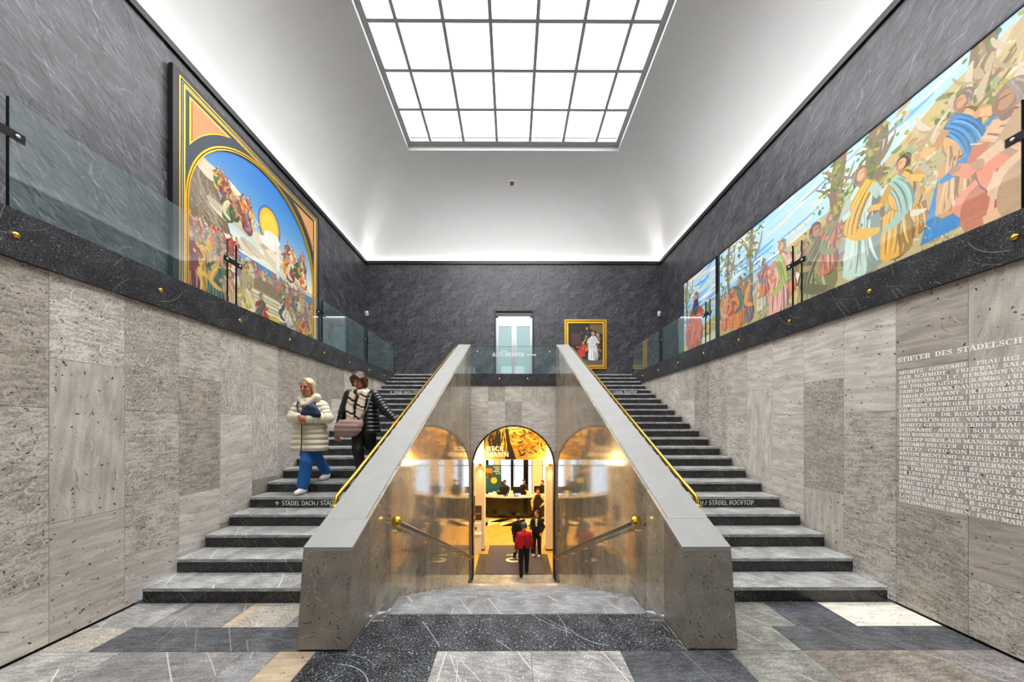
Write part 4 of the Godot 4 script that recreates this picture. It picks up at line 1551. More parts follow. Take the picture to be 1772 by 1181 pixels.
func fresco(w: int, h: int, sd: int, big: bool) -> ImageTexture:
	var g := RandomNumberGenerator.new()
	g.seed = sd
	var c := Paint.new(w, h, Color(0.68, 0.82, 0.92))
	for i in 120:
		var y := g.randf_range(0, h * 0.6)
		var x := g.randf_range(-60, w)
		var k: Color = [Color(0.93, 0.94, 0.92), Color(0.4, 0.66, 0.88), Color(0.9, 0.82, 0.72), Color(0.62, 0.8, 0.92)][g.randi() % 4]
		c.curve(Vector2(x, y), Vector2(x + g.randf_range(120, 320), y + g.randf_range(-60, 10)), 0.05, g.randf_range(8, 24), k)
	c.poly(PackedVector2Array([Vector2(0, h * 0.78), Vector2(w * 0.4, h * 0.72), Vector2(w, h * 0.66), Vector2(w, h), Vector2(0, h)]), Color(0.72, 0.68, 0.42))
	for i in 160:
		var p := Vector2(g.randf_range(0, w), g.randf_range(h * 0.7, h))
		c.curve(p, p + Vector2(g.randf_range(20, 90), g.randf_range(-12, 12)), 0.1, g.randf_range(4, 14), [Color(0.86, 0.8, 0.34), Color(0.5, 0.46, 0.3), Color(0.42, 0.5, 0.34), Color(0.8, 0.74, 0.6)][g.randi() % 4])
	if big:   # warm hills rising towards the near end
		c.poly(PackedVector2Array([Vector2(w * 0.18, h * 0.72), Vector2(w * 0.36, h * 0.42), Vector2(w * 0.5, h * 0.36), Vector2(w * 0.66, h * 0.3), Vector2(w * 0.8, h * 0.12), Vector2(w, 0), Vector2(w, h), Vector2(w * 0.18, h)]), Color(0.74, 0.66, 0.46))
		for i in 420:
			var t := g.randf()
			var p := Vector2(w * lerpf(0.25, 1.0, t), h * g.randf_range(lerpf(0.5, 0.05, t), 0.9))
			c.curve(p, p + Vector2(g.randf_range(-50, 50), g.randf_range(-30, 50)), 0.25, g.randf_range(6, 20), [Color(0.62, 0.54, 0.36), Color(0.8, 0.72, 0.52), Color(0.5, 0.5, 0.32), Color(0.7, 0.52, 0.38), Color(0.86, 0.8, 0.64), Color(0.56, 0.62, 0.48)][g.randi() % 6])
	# trees
	var trees := [0.06, 0.2, 0.56, 0.66, 0.86] if big else [0.1]
	for q in trees:
		var x: float = q * w
		c.stroke([Vector2(x, h * 0.8), Vector2(x + 10, h * 0.5), Vector2(x - 8, h * 0.25), Vector2(x + 14, 0)], h * (0.1 if q > 0.4 else 0.04), Color(0.5, 0.42, 0.33), false)
		for i in 10:
			c.curve(Vector2(x, h * g.randf_range(0.1, 0.4)), Vector2(x + g.randf_range(-120, 120), h * g.randf_range(0.0, 0.3)), 0.2, g.randf_range(6, 18), Color(0.5, 0.42, 0.33).lightened(g.randf() * 0.2))
		for i in 70:
			c.oval(x + g.randfn(0, 60), h * g.randf_range(0.02, 0.45), g.randf_range(6, 20), g.randf_range(4, 9), g.randf() * 3, [Color(0.45, 0.52, 0.2), Color(0.62, 0.62, 0.28), Color(0.35, 0.44, 0.24)][g.randi() % 3])
	var cols := [Color(0.9, 0.66, 0.56), Color(0.88, 0.62, 0.2), Color(0.36, 0.52, 0.44), Color(0.66, 0.3, 0.2), Color(0.56, 0.52, 0.3), Color(0.86, 0.82, 0.72), Color(0.9, 0.5, 0.3)]
	if big:
		for i in 30:   # roofs and walls far off
			var p := Vector2(g.randf_range(0, w), h * g.randf_range(0.45, 0.72))
			c.poly(PackedVector2Array([p, p + Vector2(g.randf_range(10, 40), 0), p + Vector2(g.randf_range(10, 40), 60), p + Vector2(0, 60)]), [Color(0.86, 0.76, 0.66), Color(0.6, 0.6, 0.62), Color(0.78, 0.6, 0.5), Color(0.5, 0.58, 0.46)][g.randi() % 4])
		crowd(c, g, 0, w, h * 0.72, h * 0.82, 26, h * 0.24, h * 0.36, cols)
		crowd(c, g, 20, w * 0.42, h * 0.78, h * 0.9, 12, h * 0.3, h * 0.45, cols)
		# broad blue cloak and rocks to the right
		c.poly(PackedVector2Array([Vector2(w * 0.8, h * 0.5), Vector2(w * 0.9, h * 0.4), Vector2(w * 0.93, h * 0.55), Vector2(w * 0.86, h * 0.88), Vector2(w * 0.76, h * 0.9)]), Color(0.2, 0.5, 0.75))
		for i in 12:
			c.curve(Vector2(w * g.randf_range(0.82, 0.9), h * 0.48), Vector2(w * g.randf_range(0.77, 0.87), h * 0.88), 0.06, 8, Color(0.2, 0.5, 0.75).lightened(g.randf() * 0.35))
		for i in 500:   # leaves, grass and blossom scattered over the middle distance
			var p := Vector2(g.randf_range(0, w), h * g.randf_range(0.3, 0.95))
			c.curve(p, p + Vector2(g.randf_range(-16, 16), g.randf_range(-18, 10)), 0.3, g.randf_range(2, 6), [Color(0.5, 0.52, 0.26), Color(0.72, 0.66, 0.42), Color(0.36, 0.4, 0.26), Color(0.85, 0.78, 0.6), Color(0.62, 0.42, 0.3)][g.randi() % 5])
		for i in 60:   # weathered rock and bark on the near side
			var p := Vector2(w * g.randf_range(0.74, 1.0), h * g.randf_range(0.0, 0.5))
			c.curve(p, p + Vector2(g.randf_range(-60, 60), g.randf_range(20, 90)), 0.2, g.randf_range(8, 24), Color(0.66, 0.58, 0.44).lightened(g.randf_range(-0.0, 0.4)))
		c.robed(w * 0.13, h * 0.92, h * 0.52, Color(0.9, 0.52, 0.15), Color(0.32, 0.44, 0.36), g)
		c.robed(w * 0.19, h * 0.9, h * 0.46, Color(0.55, 0.42, 0.45), Color(0.9, 0.6, 0.2), g)
		c.robed(w * 0.34, h * 0.97, h * 0.66, Color(0.93, 0.66, 0.6), Color(0.66, 0.72, 0.36), g)
		c.robed(w * 0.27, h * 0.72, h * 0.34, Color(0.9, 0.5, 0.28), Color(0.5, 0.5, 0.62), g)
		c.robed(w * 0.48, h * 0.98, h * 0.62, Color(0.58, 0.54, 0.3), Color(0.42, 0.38, 0.24), g, true)
		c.robed(w * 0.53, h * 0.8, h * 0.44, Color(0.78, 0.42, 0.3), Color(0.5, 0.56, 0.4), g)
		c.robed(w * 0.63, h * 0.92, h * 0.74, Color(0.76, 0.84, 0.78), Color(0.9, 0.68, 0.22), g)
		c.robed(w * 0.71, h * 0.9, h * 0.6, Color(0.9, 0.66, 0.2), Color(0.6, 0.74, 0.68), g)
		c.robed(w * 0.83, h * 0.8, h * 0.62, Color(0.82, 0.62, 0.4), Color(0.24, 0.52, 0.75), g)
		c.robed(w * 0.92, h * 1.0, h * 0.7, Color(0.88, 0.5, 0.36), Color(0.87, 0.68, 0.52), g, true)
		c.robed(w * 0.98, h * 1.02, h * 0.8, Color(0.85, 0.68, 0.5), Color(0.88, 0.46, 0.34), g, true)
	else:
		c.poly(PackedVector2Array([Vector2(w * 0.55, h * 0.86), Vector2(w, h * 0.84), Vector2(w, h * 0.92), Vector2(w * 0.5, h * 0.95)]), Color(0.85, 0.82, 0.72))
		c.oval(w * 0.75, h * 0.55, 30, 70, 0.2, Color(0.45, 0.56, 0.42))
		c.robed(w * 0.38, h * 0.95, h * 0.72, Color(0.82, 0.3, 0.14), Color(0.86, 0.34, 0.16), g, true)
		c.oval(w * 0.4, h * 0.42, 46, 70, 0.1, Color(0.26, 0.26, 0.36))
	c.dabs(w * 6, 2.0, 0.08, g)
	return c.tex()


func dark_picture() -> ImageTexture:
	var g := RandomNumberGenerator.new()
	g.seed = 9
	var c := Paint.new(400, 500, Color(0.14, 0.11, 0.1))
	c.poly(PackedVector2Array([Vector2(250, 0), Vector2(400, 0), Vector2(400, 130), Vector2(250, 60)]), Color(0.42, 0.34, 0.24))
	c.poly(PackedVector2Array([Vector2(30, 110), Vector2(150, 120), Vector2(150, 260), Vector2(40, 250)]), Color(0.3, 0.18, 0.17))
	c.poly(PackedVector2Array([Vector2(0, 440), Vector2(400, 420), Vector2(400, 500), Vector2(0, 500)]), Color(0.36, 0.34, 0.3))
	c.robed(205, 260, 220, Color(0.12, 0.16, 0.28), Color(0.08, 0.08, 0.1), g)
	c.robed(350, 430, 320, Color(0.08, 0.06, 0.08), Color(0.6, 0.4, 0.16), g)
	c.robed(215, 330, 190, Color(0.72, 0.58, 0.2), Color(0.2, 0.16, 0.14), g)
	c.robed(165, 400, 190, Color(0.8, 0.16, 0.12), Color(0.76, 0.18, 0.13), g, true)
	c.robed(290, 440, 350, Color(0.88, 0.88, 0.86), Color(0.8, 0.82, 0.84), g)
	c.dabs(1200, 1.6, 0.1, g)
	return c.tex()


func paintings() -> void:
	# ---- arched painting in its black, gold and blue frame on the left gallery wall
	var d0 := 5.66
	var d1 := 9.92
	var y0 := 3.85
	var y1 := 7.9
	var t := thing("framed_painting", P(-XU, y0, (d0 + d1) / 2), "large arched painting of a crowd under blue sky in black and gold frame", "painting", "")
	boxed("backboard", P(-XU + 0.003, y0 + 0.02, d0 + 0.02), P(-XU + 0.03, y1 - 0.02, d1 - 0.02), M.frame_black, t)
	var pale_blue := mat(Color(0.62, 0.72, 0.78), 0.5)
	var rings := [["outer_moulding", 0.0, 0.1, 0.1, M.frame_black], ["gold_bead", 0.1, 0.118, 0.11, M.gold], ["blue_moulding", 0.118, 0.15, 0.1, M.frame_blue], ["pale_bead", 0.15, 0.16, 0.105, pale_blue], ["black_groove", 0.16, 0.178, 0.09, M.frame_black], ["gold_bead", 0.178, 0.196, 0.11, M.gold], ["cream_bead", 0.196, 0.208, 0.1, M.frame_cream], ["gold_bead", 0.208, 0.22, 0.095, M.gold]]
	for r in rings:
		var b := stone()
		var a: float = r[1]
		var e: float = r[2]
		var x: float = -XU + r[3]
		b.box(P(-XU + 0.02, y0 + a, d0 + a), P(x, y1 - a, d0 + e))
		b.box(P(-XU + 0.02, y0 + a, d1 - e), P(x, y1 - a, d1 - a))
		b.box(P(-XU + 0.02, y1 - e, d0 + e), P(x, y1 - a, d1 - e))
		b.box(P(-XU + 0.02, y0 + a, d0 + e), P(x, y0 + e, d1 - e))
		part(r[0], b, r[4], t)
	var i0 := d0 + 0.22
	var i1 := d1 - 0.22
	var yt := y1 - 0.22
	var yb := y0 + 0.22
	var cd := (i0 + i1) / 2
	var rad := (i1 - i0) / 2
	var spring := yt - rad
	# canvas
	var cv := Builder.new()
	var pts := [Vector2(i1, yb)]
	for i in 41:
		var a := PI * i / 40
		pts.append(Vector2(cd + cos(a) * rad, spring + sin(a) * rad))
	pts.append(Vector2(i0, yb))
	var xc := -XU + 0.06
	for i in pts.size() - 1:
		cv.tri(P(xc, yb, cd), P(xc, pts[i].y, pts[i].x), P(xc, pts[i + 1].y, pts[i + 1].x), Vector3.RIGHT)
	for i in cv.v.size():
		cv.uv[i] = Vector2((-cv.v[i].z - i0) / (i1 - i0), (yt - cv.v[i].y) / (yt - yb))
	part("canvas", cv, mat(Color(1, 1, 1), 0.5, arched_picture()), t)
	# spandrels with gilt-edged peach panels, and the gilt arch
	for s in [-1, 1]:
		var sp := PackedVector2Array([Vector2(cd + s * rad, yt)])
		for i in 21:
			var a := PI / 2 * (20 - i) / 20.0
			sp.append(Vector2(cd + s * cos(a) * rad, spring + sin(a) * rad))
		var q := stone()
		q.extrude(sp, "x", -XU + 0.03, -XU + 0.085)
		part("spandrel", q, M.frame_blue, t)
		for layer in [[0.07, 0.1, M.gold, "gilt_edge"], [0.11, 0.115, M.peach, "spandrel_panel"]]:
			var o: float = layer[0]
			var sq := PackedVector2Array([Vector2(cd + s * (rad - o), yt - o)])
			for i in 15:
				var a := lerpf(acos(clampf((rad - o) / (rad + 0.14 + o * 0.4), -1, 1)), PI / 2 - acos(clampf((rad - o) / (rad + 0.14 + o * 0.4), -1, 1)), (14 - i) / 14.0)
				sq.append(Vector2(cd + s * cos(a) * (rad + 0.14 + o * 0.4), spring + sin(a) * (rad + 0.14 + o * 0.4)))
			var l := stone()
			l.extrude(sq, "x", -XU + 0.085, -XU + layer[1])
			part(layer[3], l, layer[2], t)
	for ring in [[rad, rad - 0.025, 0.1, M.gold], [rad - 0.025, rad - 0.045, 0.085, M.frame_black], [rad - 0.045, rad - 0.065, 0.095, M.gold]]:
		var pr := PackedVector2Array()
		for i in 41:
			var a := PI * i / 40
			pr.append(Vector2(cd + cos(a) * ring[0], spring + sin(a) * ring[0]))
		for i in 41:
			var a := PI * (40 - i) / 40
			pr.append(Vector2(cd + cos(a) * ring[1], spring + sin(a) * ring[1]))
		var l := stone()
		l.extrude(pr, "x", -XU + 0.03, -XU + ring[2], true)
		part("arch_moulding", l, ring[3], t)
		for e in [-1, 1]:
			boxed("arch_leg", P(-XU + 0.03, yb, cd + e * ring[0]), P(-XU + ring[2], spring, cd + e * ring[1]), ring[3], t)
	# ---- two fresco panels on the right gallery wall
	for f in [[9.58, 11.44, 480, 664, 12, false, "narrow fresco panel with a seated red-robed figure beside the wide fresco"], [3.3, 9.47, 1600, 664, 13, true, "wide fresco of robed figures among trees along the right gallery wall"]]:
		var k := thing("fresco", P(XU, 4.05, (f[0] + f[1]) / 2), f[6], "fresco", "")
		var b := stone()
		b.box(P(XU - 0.05, 4.05, f[0]), P(XU, 6.62, f[0] + 0.03))
		b.box(P(XU - 0.05, 4.05, f[1] - 0.03), P(XU, 6.62, f[1]))
		b.box(P(XU - 0.05, 6.59, f[0] + 0.03), P(XU, 6.62, f[1] - 0.03))
		b.box(P(XU - 0.05, 4.05, f[0] + 0.03), P(XU, 4.08, f[1] - 0.03))
		part("frame", b, M.frame_black, k)
		boxed("panel", P(XU - 0.03, 4.08, f[0] + 0.03), P(XU, 6.59, f[1] - 0.03), M.white, k)
		var c := Builder.new()
		var x: float = XU - 0.031
		c.quad_uv(P(x, 6.59, f[1] - 0.03), P(x, 6.59, f[0] + 0.03), P(x, 4.08, f[0] + 0.03), P(x, 4.08, f[1] - 0.03), Vector3.LEFT)
		part("picture", c, mat(Color(1, 1, 1), 0.6, fresco(f[2], f[3], f[4], f[5])), k)
	# ---- gilt-framed painting beside the lift
	var g := thing("framed_painting", P(2.9, 3.985, BACK), "gilt-framed dark painting of figures in red and white beside the lift", "painting", "")
	for r in [["frame", 0.0, 0.05, 0.07, M.gold], ["shaded_moulding", 0.05, 0.08, 0.05, mat(Color(0.3, 0.2, 0.08), 0.4, null, 0.5)], ["inner_frame", 0.08, 0.15, 0.06, M.gold]]:  # brown ring carries the shade between the gilt mouldings in its colour
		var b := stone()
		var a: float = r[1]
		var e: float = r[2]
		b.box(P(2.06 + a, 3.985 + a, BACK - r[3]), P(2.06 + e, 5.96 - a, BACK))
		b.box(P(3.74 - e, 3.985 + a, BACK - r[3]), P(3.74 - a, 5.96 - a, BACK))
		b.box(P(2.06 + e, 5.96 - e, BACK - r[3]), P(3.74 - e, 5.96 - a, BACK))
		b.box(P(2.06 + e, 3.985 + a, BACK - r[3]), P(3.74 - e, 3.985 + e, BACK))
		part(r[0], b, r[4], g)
	var c := Builder.new()
	c.quad_uv(P(2.21, 5.81, BACK - 0.02), P(3.59, 5.81, BACK - 0.02), P(3.59, 4.135, BACK - 0.02), P(2.21, 4.135, BACK - 0.02), Vector3.BACK)
	part("canvas", c, mat(Color(1, 1, 1), 0.45, dark_picture()), g)


# ---------------------------------------------------------------- donors' names cut into the right wall

func lettering() -> void:
	var wall := get_node("wall_right")
	var rows := ["MORITZ   GONTARD  -  FRAU HELENE", "GEB  SCHMIDT  -  FREIFRAU  SALOMON", "ROTHSCHILD - J. C. HERMANN VON", "DR. JOHANN GEORG GRAMBS - FRIEDRICH", "ERBEN - JOHANN DAVID PASSAVANT -", "JAKOB PASSAVANT - DR EDUARD RÜPPELL", "FRIEDRICH BÖHMER - H H GOLDSCHMIDT", "CAROLINE FAURE GEB SCHUCHHARDT", "GEORG SEUFFERHELD - JEAN NOE DU", "LUTTEROTH - DR. RUDOLF VON SCHW", "JAKOB KLEIN-HOFE - VIKTOR MOESSINGER", "MORITZ GRUNELIUS ERBEN  FRAU GEH", "SCHNAASE - ADOLF U SOFIE VON GR", "GEH KOMMERZIENRAT W. H. MANSKOPF", "PHILIPP NIKOLAUS MANSKOPF - HE", "EDUARD PELTZER - DR EUGEN LUCIUS", "SPELTZ - OTTO VON NEUFVILLE  JOS", "ANTON BRENTANO - LEOPOLD SONN", "EUGEN PFEIFER - PETER HERMANN VON", "GEORG VON HEYDER - STADTRAT ANTON", "DR. FRIEDRICH STIEBEL  GEH. KOMM", "DR LEO GANS  FREIH MAX VON GOLD", "ROTHSCHILD  EDUARD  GUSTAV  MA", "FRAU BETTY SCHNAPPER GEB KANN -", "FRIEDRICH HAUCK - MARTIN FLERSHEIM", "H SCHIFF-LEOPOLD - B  GOLDSCHMIDT", "LOUISE  KOCH - VON ST. GEORGE", "GOLDSCHMIDT ERBEN - FRAU MARIE"]
	var basis := Basis(Vector3(0, 0, 1), Vector3(0, 1, 0), Vector3(-1, 0, 0))
	var ink := mat(Color(1, 0.995, 0.985), 0.7)
	var f := serif(true)
	words("lettering", "STIFTER  DES  STÄDELSCHEN", f, 0.042, 0.0012, ink, wall, Transform3D(basis, P(XW - 0.0002, 2.345, 3.2)), HORIZONTAL_ALIGNMENT_LEFT, 0.87)
	for i in rows.size():
		words("lettering", rows[i], f, 0.03, 0.0012, ink, wall, Transform3D(basis, P(XW - 0.0002, 2.225 - i * 0.0452, 3.19)), HORIZONTAL_ALIGNMENT_LEFT, minf(0.0272 * rows[i].length(), 0.96))


func details() -> void:
	# smoke sensor on the back vault, in line with the axis
	var best := 0.0
	var gap := 99.0
	for i in 400:
		var a := PI / 2 * i / 400.0
		var s := 2.56 * (1.0 - cos(a)) - 0.1
		var y := WALLTOP + 0.02 + (10.75 - WALLTOP - 0.02) * sin(a)
		var e := absf(1.745 + 0.7277 * (BACK - s) - y)
		if e < gap:
			gap = e
			best = a
	var s := 2.56 * (1.0 - cos(best)) - 0.1
	var y := WALLTOP + 0.02 + (10.75 - WALLTOP - 0.02) * sin(best)
	var out := Vector3(0, -sin(best), cos(best)).normalized()
	var t := thing("smoke_sensor", P(-0.05, y, BACK - s), "small round grey sensor on the white vault above the lift wall", "sensor", "")
	var b := Builder.new()
	b.lathe([Vector2(0.11, -0.01), Vector2(0.11, 0.02), Vector2(0.085, 0.03), Vector2(0.085, 0.025)], P(-0.05, y, BACK - s), out, 20)
	part("rim", b, M.white, t)
	var c := Builder.new()
	c.lathe([Vector2(0.085, 0.0), Vector2(0.085, 0.024), Vector2(0.0, 0.026)], P(-0.05, y, BACK - s), out, 20)
	part("lens", c, mat(Color(0.35, 0.35, 0.35), 0.4), t)
	# white detectors in the far corners
	for q in [-1, 1]:
		var k := thing("wall_detector", P(q * (XU - 0.04), 6.12, BACK - 0.04), "small white detector box in the %s far corner of the gallery" % ("left" if q < 0 else "right"), "detector", "corner detectors")
		boxed("case", P(q * (XU - 0.09), 6.12, BACK - 0.06), P(q * (XU - 0.0), 6.3, BACK), M.white, k)
		boxed("lens", P(q * (XU - 0.07), 6.15, BACK - 0.065), P(q * (XU - 0.02), 6.2, BACK - 0.06), M.joint, k)
		# thin cable duct up the corner
		tag(boxed("trim_%d" % (7 if q < 0 else 8), P(q * XU, GALLERY, BACK - 0.02), P(q * (XU - 0.02), WALLTOP - 0.03, BACK), M.slate), "slim corner strip beside the %s detector" % ("left" if q < 0 else "right"), "corner strip", "", "structure")


# ---------------------------------------------------------------- people
# A figure is laid out as tapered capsules and ellipsoids, joined by a smooth minimum on a grid and meshed as surface nets.

func cap(a: Vector3, b: Vector3, ra: float, rb: float, c: Color, rib := 0.0, freq := 0.0) -> Dictionary:
	return {"a": a, "b": b, "ra": ra, "rb": rb, "c": c, "rib": rib, "freq": freq}


func egg(a: Vector3, r: Vector3, c: Color, turn := Basis(), rib := 0.0, freq := 0.0) -> Dictionary:
	return {"a": a, "r": r, "c": c, "turn": turn.inverse(), "rib": rib, "freq": freq}


func nets(prims: Array, cell: float, k: float, shift: Vector3, cut := -99.0) -> Builder:
	var lo := Vector3.INF
	var hi := -Vector3.INF
	for p in prims:
		var r: float = maxf(p.ra, p.rb) if p.has("b") else maxf(p.r.x, maxf(p.r.y, p.r.z))
		lo = lo.min(p.a - Vector3.ONE * r)
		hi = hi.max(p.a + Vector3.ONE * r)
		if p.has("b"):
			lo = lo.min(p.b - Vector3.ONE * r)
			hi = hi.max(p.b + Vector3.ONE * r)
	var pad := k + cell * 3.0
	lo -= Vector3.ONE * pad
	hi += Vector3.ONE * pad
	var nx := int((hi.x - lo.x) / cell) + 1
	var ny := int((hi.y - lo.y) / cell) + 1
	var nz := int((hi.z - lo.z) / cell) + 1
	var val := PackedFloat32Array()
	val.resize(nx * ny * nz)
	val.fill(1.0)
	var best := PackedFloat32Array()
	best.resize(nx * ny * nz)
	best.fill(9.0)
	var who := PackedInt32Array()
	who.resize(nx * ny * nz)
	for n in prims.size():
		var p: Dictionary = prims[n]
		var limb := p.has("b")
		var r: float = maxf(p.ra, p.rb) if limb else maxf(p.r.x, maxf(p.r.y, p.r.z))
		var l: Vector3 = p.a.min(p.b) if limb else p.a
		var h: Vector3 = p.a.max(p.b) if limb else p.a
		var m := r + pad
		var x0 := maxi(0, int((l.x - m - lo.x) / cell))
		var x1 := mini(nx - 1, int((h.x + m - lo.x) / cell) + 1)
		var y0 := maxi(0, int((l.y - m - lo.y) / cell))
		var y1 := mini(ny - 1, int((h.y + m - lo.y) / cell) + 1)
		var z0 := maxi(0, int((l.z - m - lo.z) / cell))
		var z1 := mini(nz - 1, int((h.z + m - lo.z) / cell) + 1)
		var a: Vector3 = p.a
		var ab: Vector3 = p.b - p.a if limb else Vector3.ZERO
		var len2 := maxf(ab.length_squared(), 1e-9)
		var lng := sqrt(len2)
		var ra: float = p.ra if limb else 0.0
		var rb: float = p.rb if limb else 0.0
		var er: Vector3 = p.r if not limb else Vector3.ONE
		var turn: Basis = p.turn if not limb else Basis()
		var rib: float = p.rib
		var freq: float = p.freq
		var flat: bool = p.has("level")
		for z in range(z0, z1 + 1):
			for y in range(y0, y1 + 1):
				var row := (z * ny + y) * nx
				for x in range(x0, x1 + 1):
					var q := lo + Vector3(x, y, z) * cell - a
					var d: float
					if limb:
						var t := clampf(q.dot(ab) / len2, 0.0, 1.0)
						d = (q - ab * t).length() - lerpf(ra, rb, t)
						if rib > 0.0:
							d -= rib * absf(sin((q.y + a.y if flat else t * lng) * freq))
					else:
						var e := turn * q
						var k0 := (e / er).length()
						var k1 := (e / (er * er)).length()
						d = k0 * (k0 - 1.0) / maxf(k1, 1e-6)
						if rib > 0.0:
							d -= rib * absf(sin(q.y * freq))
					var i := row + x
					var o := val[i]
					if d < best[i]:
						best[i] = d
						who[i] = n
					var w := maxf(k - absf(d - o), 0.0) / k
					val[i] = minf(d, o) - w * w * k * 0.25
	if cut > -9.0:   # a straight hem
		for z in nz:
			for y in ny:
				var e := cut - (lo.y + y * cell)
				if e > -cell * 3.0:
					var row := (z * ny + y) * nx
					for x in nx:
						val[row + x] = maxf(val[row + x], e)
	var b := Builder.new()
	var cells := PackedInt32Array()
	cells.resize(nx * ny * nz)
	cells.fill(-1)
	var sx := 1
	var sy := nx
	var sz := nx * ny
	var corner := [0, sx, sy, sx + sy, sz, sx + sz, sy + sz, sx + sy + sz]
	var offs := [Vector3(0, 0, 0), Vector3(1, 0, 0), Vector3(0, 1, 0), Vector3(1, 1, 0), Vector3(0, 0, 1), Vector3(1, 0, 1), Vector3(0, 1, 1), Vector3(1, 1, 1)]
	var edges := [[0, 1], [2, 3], [4, 5], [6, 7], [0, 2], [1, 3], [4, 6], [5, 7], [0, 4], [1, 5], [2, 6], [3, 7]]
	var far := cell * 3.4
	for z in nz - 1:
		for y in ny - 1:
			var row := (z * ny + y) * nx
			for x in nx - 1:
				var i := row + x
				var f := val[i]
				if f > far or f < -far:
					continue
				var mask := 0
				for c in 8:
					if val[i + corner[c]] < 0.0:
						mask |= 1 << c
				if mask == 0 or mask == 255:
					continue
				var sum := Vector3.ZERO
				var cnt := 0
				for e in edges:
					var fa := val[i + corner[e[0]]]
					var fb := val[i + corner[e[1]]]
					if (fa < 0.0) != (fb < 0.0):
						sum += offs[e[0]].lerp(offs[e[1]], fa / (fa - fb))
						cnt += 1
				cells[i] = b.v.size()
				b.v.append(lo + (Vector3(x, y, z) + sum / cnt) * cell + shift)
				var g := Vector3(val[i + sx] - f + val[i + sx + sy] - val[i + sy] + val[i + sx + sz] - val[i + sz], val[i + sy] - f + val[i + sx + sy] - val[i + sx] + val[i + sy + sz] - val[i + sz], val[i + sz] - f + val[i + sx + sz] - val[i + sx] + val[i + sy + sz] - val[i + sy])
				b.n.append(g.normalized() if g.length() > 1e-9 else Vector3.UP)
				b.col.append(prims[who[i]].c)
	var acc := PackedVector3Array()
	acc.resize(b.v.size())
	for z in range(1, nz - 1):
		for y in range(1, ny - 1):
			var row := (z * ny + y) * nx
			for x in range(1, nx - 1):
				var i := row + x
				if cells[i] < 0:
					continue
				var f := val[i] < 0.0
				for ax in 3:
					var st: int = [sx, sy, sz][ax]
					if (val[i + st] < 0.0) == f:
						continue
					var u: int = [sy, sz, sx][ax]
					var w: int = [sz, sx, sy][ax]
					var q := [cells[i], cells[i - u], cells[i - u - w], cells[i - w]]
					if q.min() < 0:
						continue
					if f:
						q.reverse()
					b.ix.append_array(PackedInt32Array([q[0], q[1], q[2], q[0], q[2], q[3]]))
					var m := (b.v[q[2]] - b.v[q[0]]).cross(b.v[q[1]] - b.v[q[0]])
					for c in q:
						acc[c] += m
	for i in acc.size():
		if acc[i].length() > 1e-12:
			var m := acc[i].normalized()
			b.n[i] = m if m.dot(b.n[i]) >= 0.0 else -m
	return b


func cloth(rough := 0.8, sheen := 0.0) -> StandardMaterial3D:
	var m := StandardMaterial3D.new()
	m.vertex_color_use_as_albedo = true
	m.roughness = rough
	if sheen > 0.0:
		m.rim_enabled = true
		m.rim = sheen
	return m


func lin(r: float, g: float, b: float) -> Color:
	return Color(r, g, b).srgb_to_linear()


func fingers(palm: Vector3, dir: Vector3, side: Vector3, curl: Vector3, c: Color, scale := 1.0) -> Array:
	# palm, four fingers of unlike length, thumb from the side of the palm
	var out := [cap(palm - dir * 0.03 * scale, palm + dir * 0.035 * scale, 0.03 * scale, 0.032 * scale, c)]
	var lens := [0.062, 0.07, 0.066, 0.05]
	for i in 4:
		var root := palm + dir * 0.04 * scale + side * (i - 1.5) * 0.019 * scale
		var k1: Vector3 = root + (dir + curl * 0.45).normalized() * lens[i] * 0.55 * scale
		var k2: Vector3 = k1 + (dir * 0.5 + curl).normalized() * lens[i] * 0.5 * scale
		out.append(cap(root, k1, 0.0095 * scale, 0.009 * scale, c))
		out.append(cap(k1, k2, 0.009 * scale, 0.0075 * scale, c))
	var th := palm - side * 0.03 * scale
	var t1 := th + (dir * 0.5 - side * 0.8).normalized() * 0.035 * scale
	out.append(cap(th, t1, 0.012 * scale, 0.011 * scale, c))
	out.append(cap(t1, t1 + (dir + curl * 0.4).normalized() * 0.03 * scale, 0.011 * scale, 0.009 * scale, c))
	return out


func head_prims(c: Vector3, face: Basis, skin: Color, s := 1.0) -> Array:
	# c: centre of the head; face: z looks out of the face
	var lip := skin.lerp(lin(0.6, 0.2, 0.2), 0.6)
	var eye := lin(0.08, 0.06, 0.06)
	var brow := skin.lerp(eye, 0.55)
	var p := []
	p.append(egg(c + face * Vector3(0, 0.015, -0.005) * s, Vector3(0.076, 0.1, 0.092) * s, skin, face))
	p.append(egg(c + face * Vector3(0, -0.055, 0.022) * s, Vector3(0.055, 0.062, 0.06) * s, skin, face))
	p.append(cap(c + face * Vector3(0, 0.012, 0.088) * s, c + face * Vector3(0, -0.028, 0.106) * s, 0.009 * s, 0.015 * s, skin))
	for e in [-1, 1]:
		p.append(egg(c + face * Vector3(e * 0.031, 0.012, 0.079) * s, Vector3(0.014, 0.008, 0.01) * s, eye, face))
		p.append(egg(c + face * Vector3(e * 0.032, 0.032, 0.083) * s, Vector3(0.02, 0.006, 0.01) * s, brow, face))
		p.append(egg(c + face * Vector3(e * 0.076, -0.005, -0.005) * s, Vector3(0.012, 0.03, 0.02) * s, skin, face))
		p.append(egg(c + face * Vector3(e * 0.036, -0.03, 0.06) * s, Vector3(0.026, 0.026, 0.024) * s, skin.lerp(lip, 0.12), face))
	p.append(egg(c + face * Vector3(0, -0.06, 0.08) * s, Vector3(0.024, 0.008, 0.01) * s, lip, face))
	p.append(egg(c + face * Vector3(0, -0.09, 0.06) * s, Vector3(0.022, 0.018, 0.022) * s, skin, face))
	return p


func looking(yaw: float, pitch: float) -> Basis:
	return Basis(Vector3.UP, yaw) * Basis(Vector3.RIGHT, pitch)


func join(a: Array, b: Array) -> Array:
	return a + b


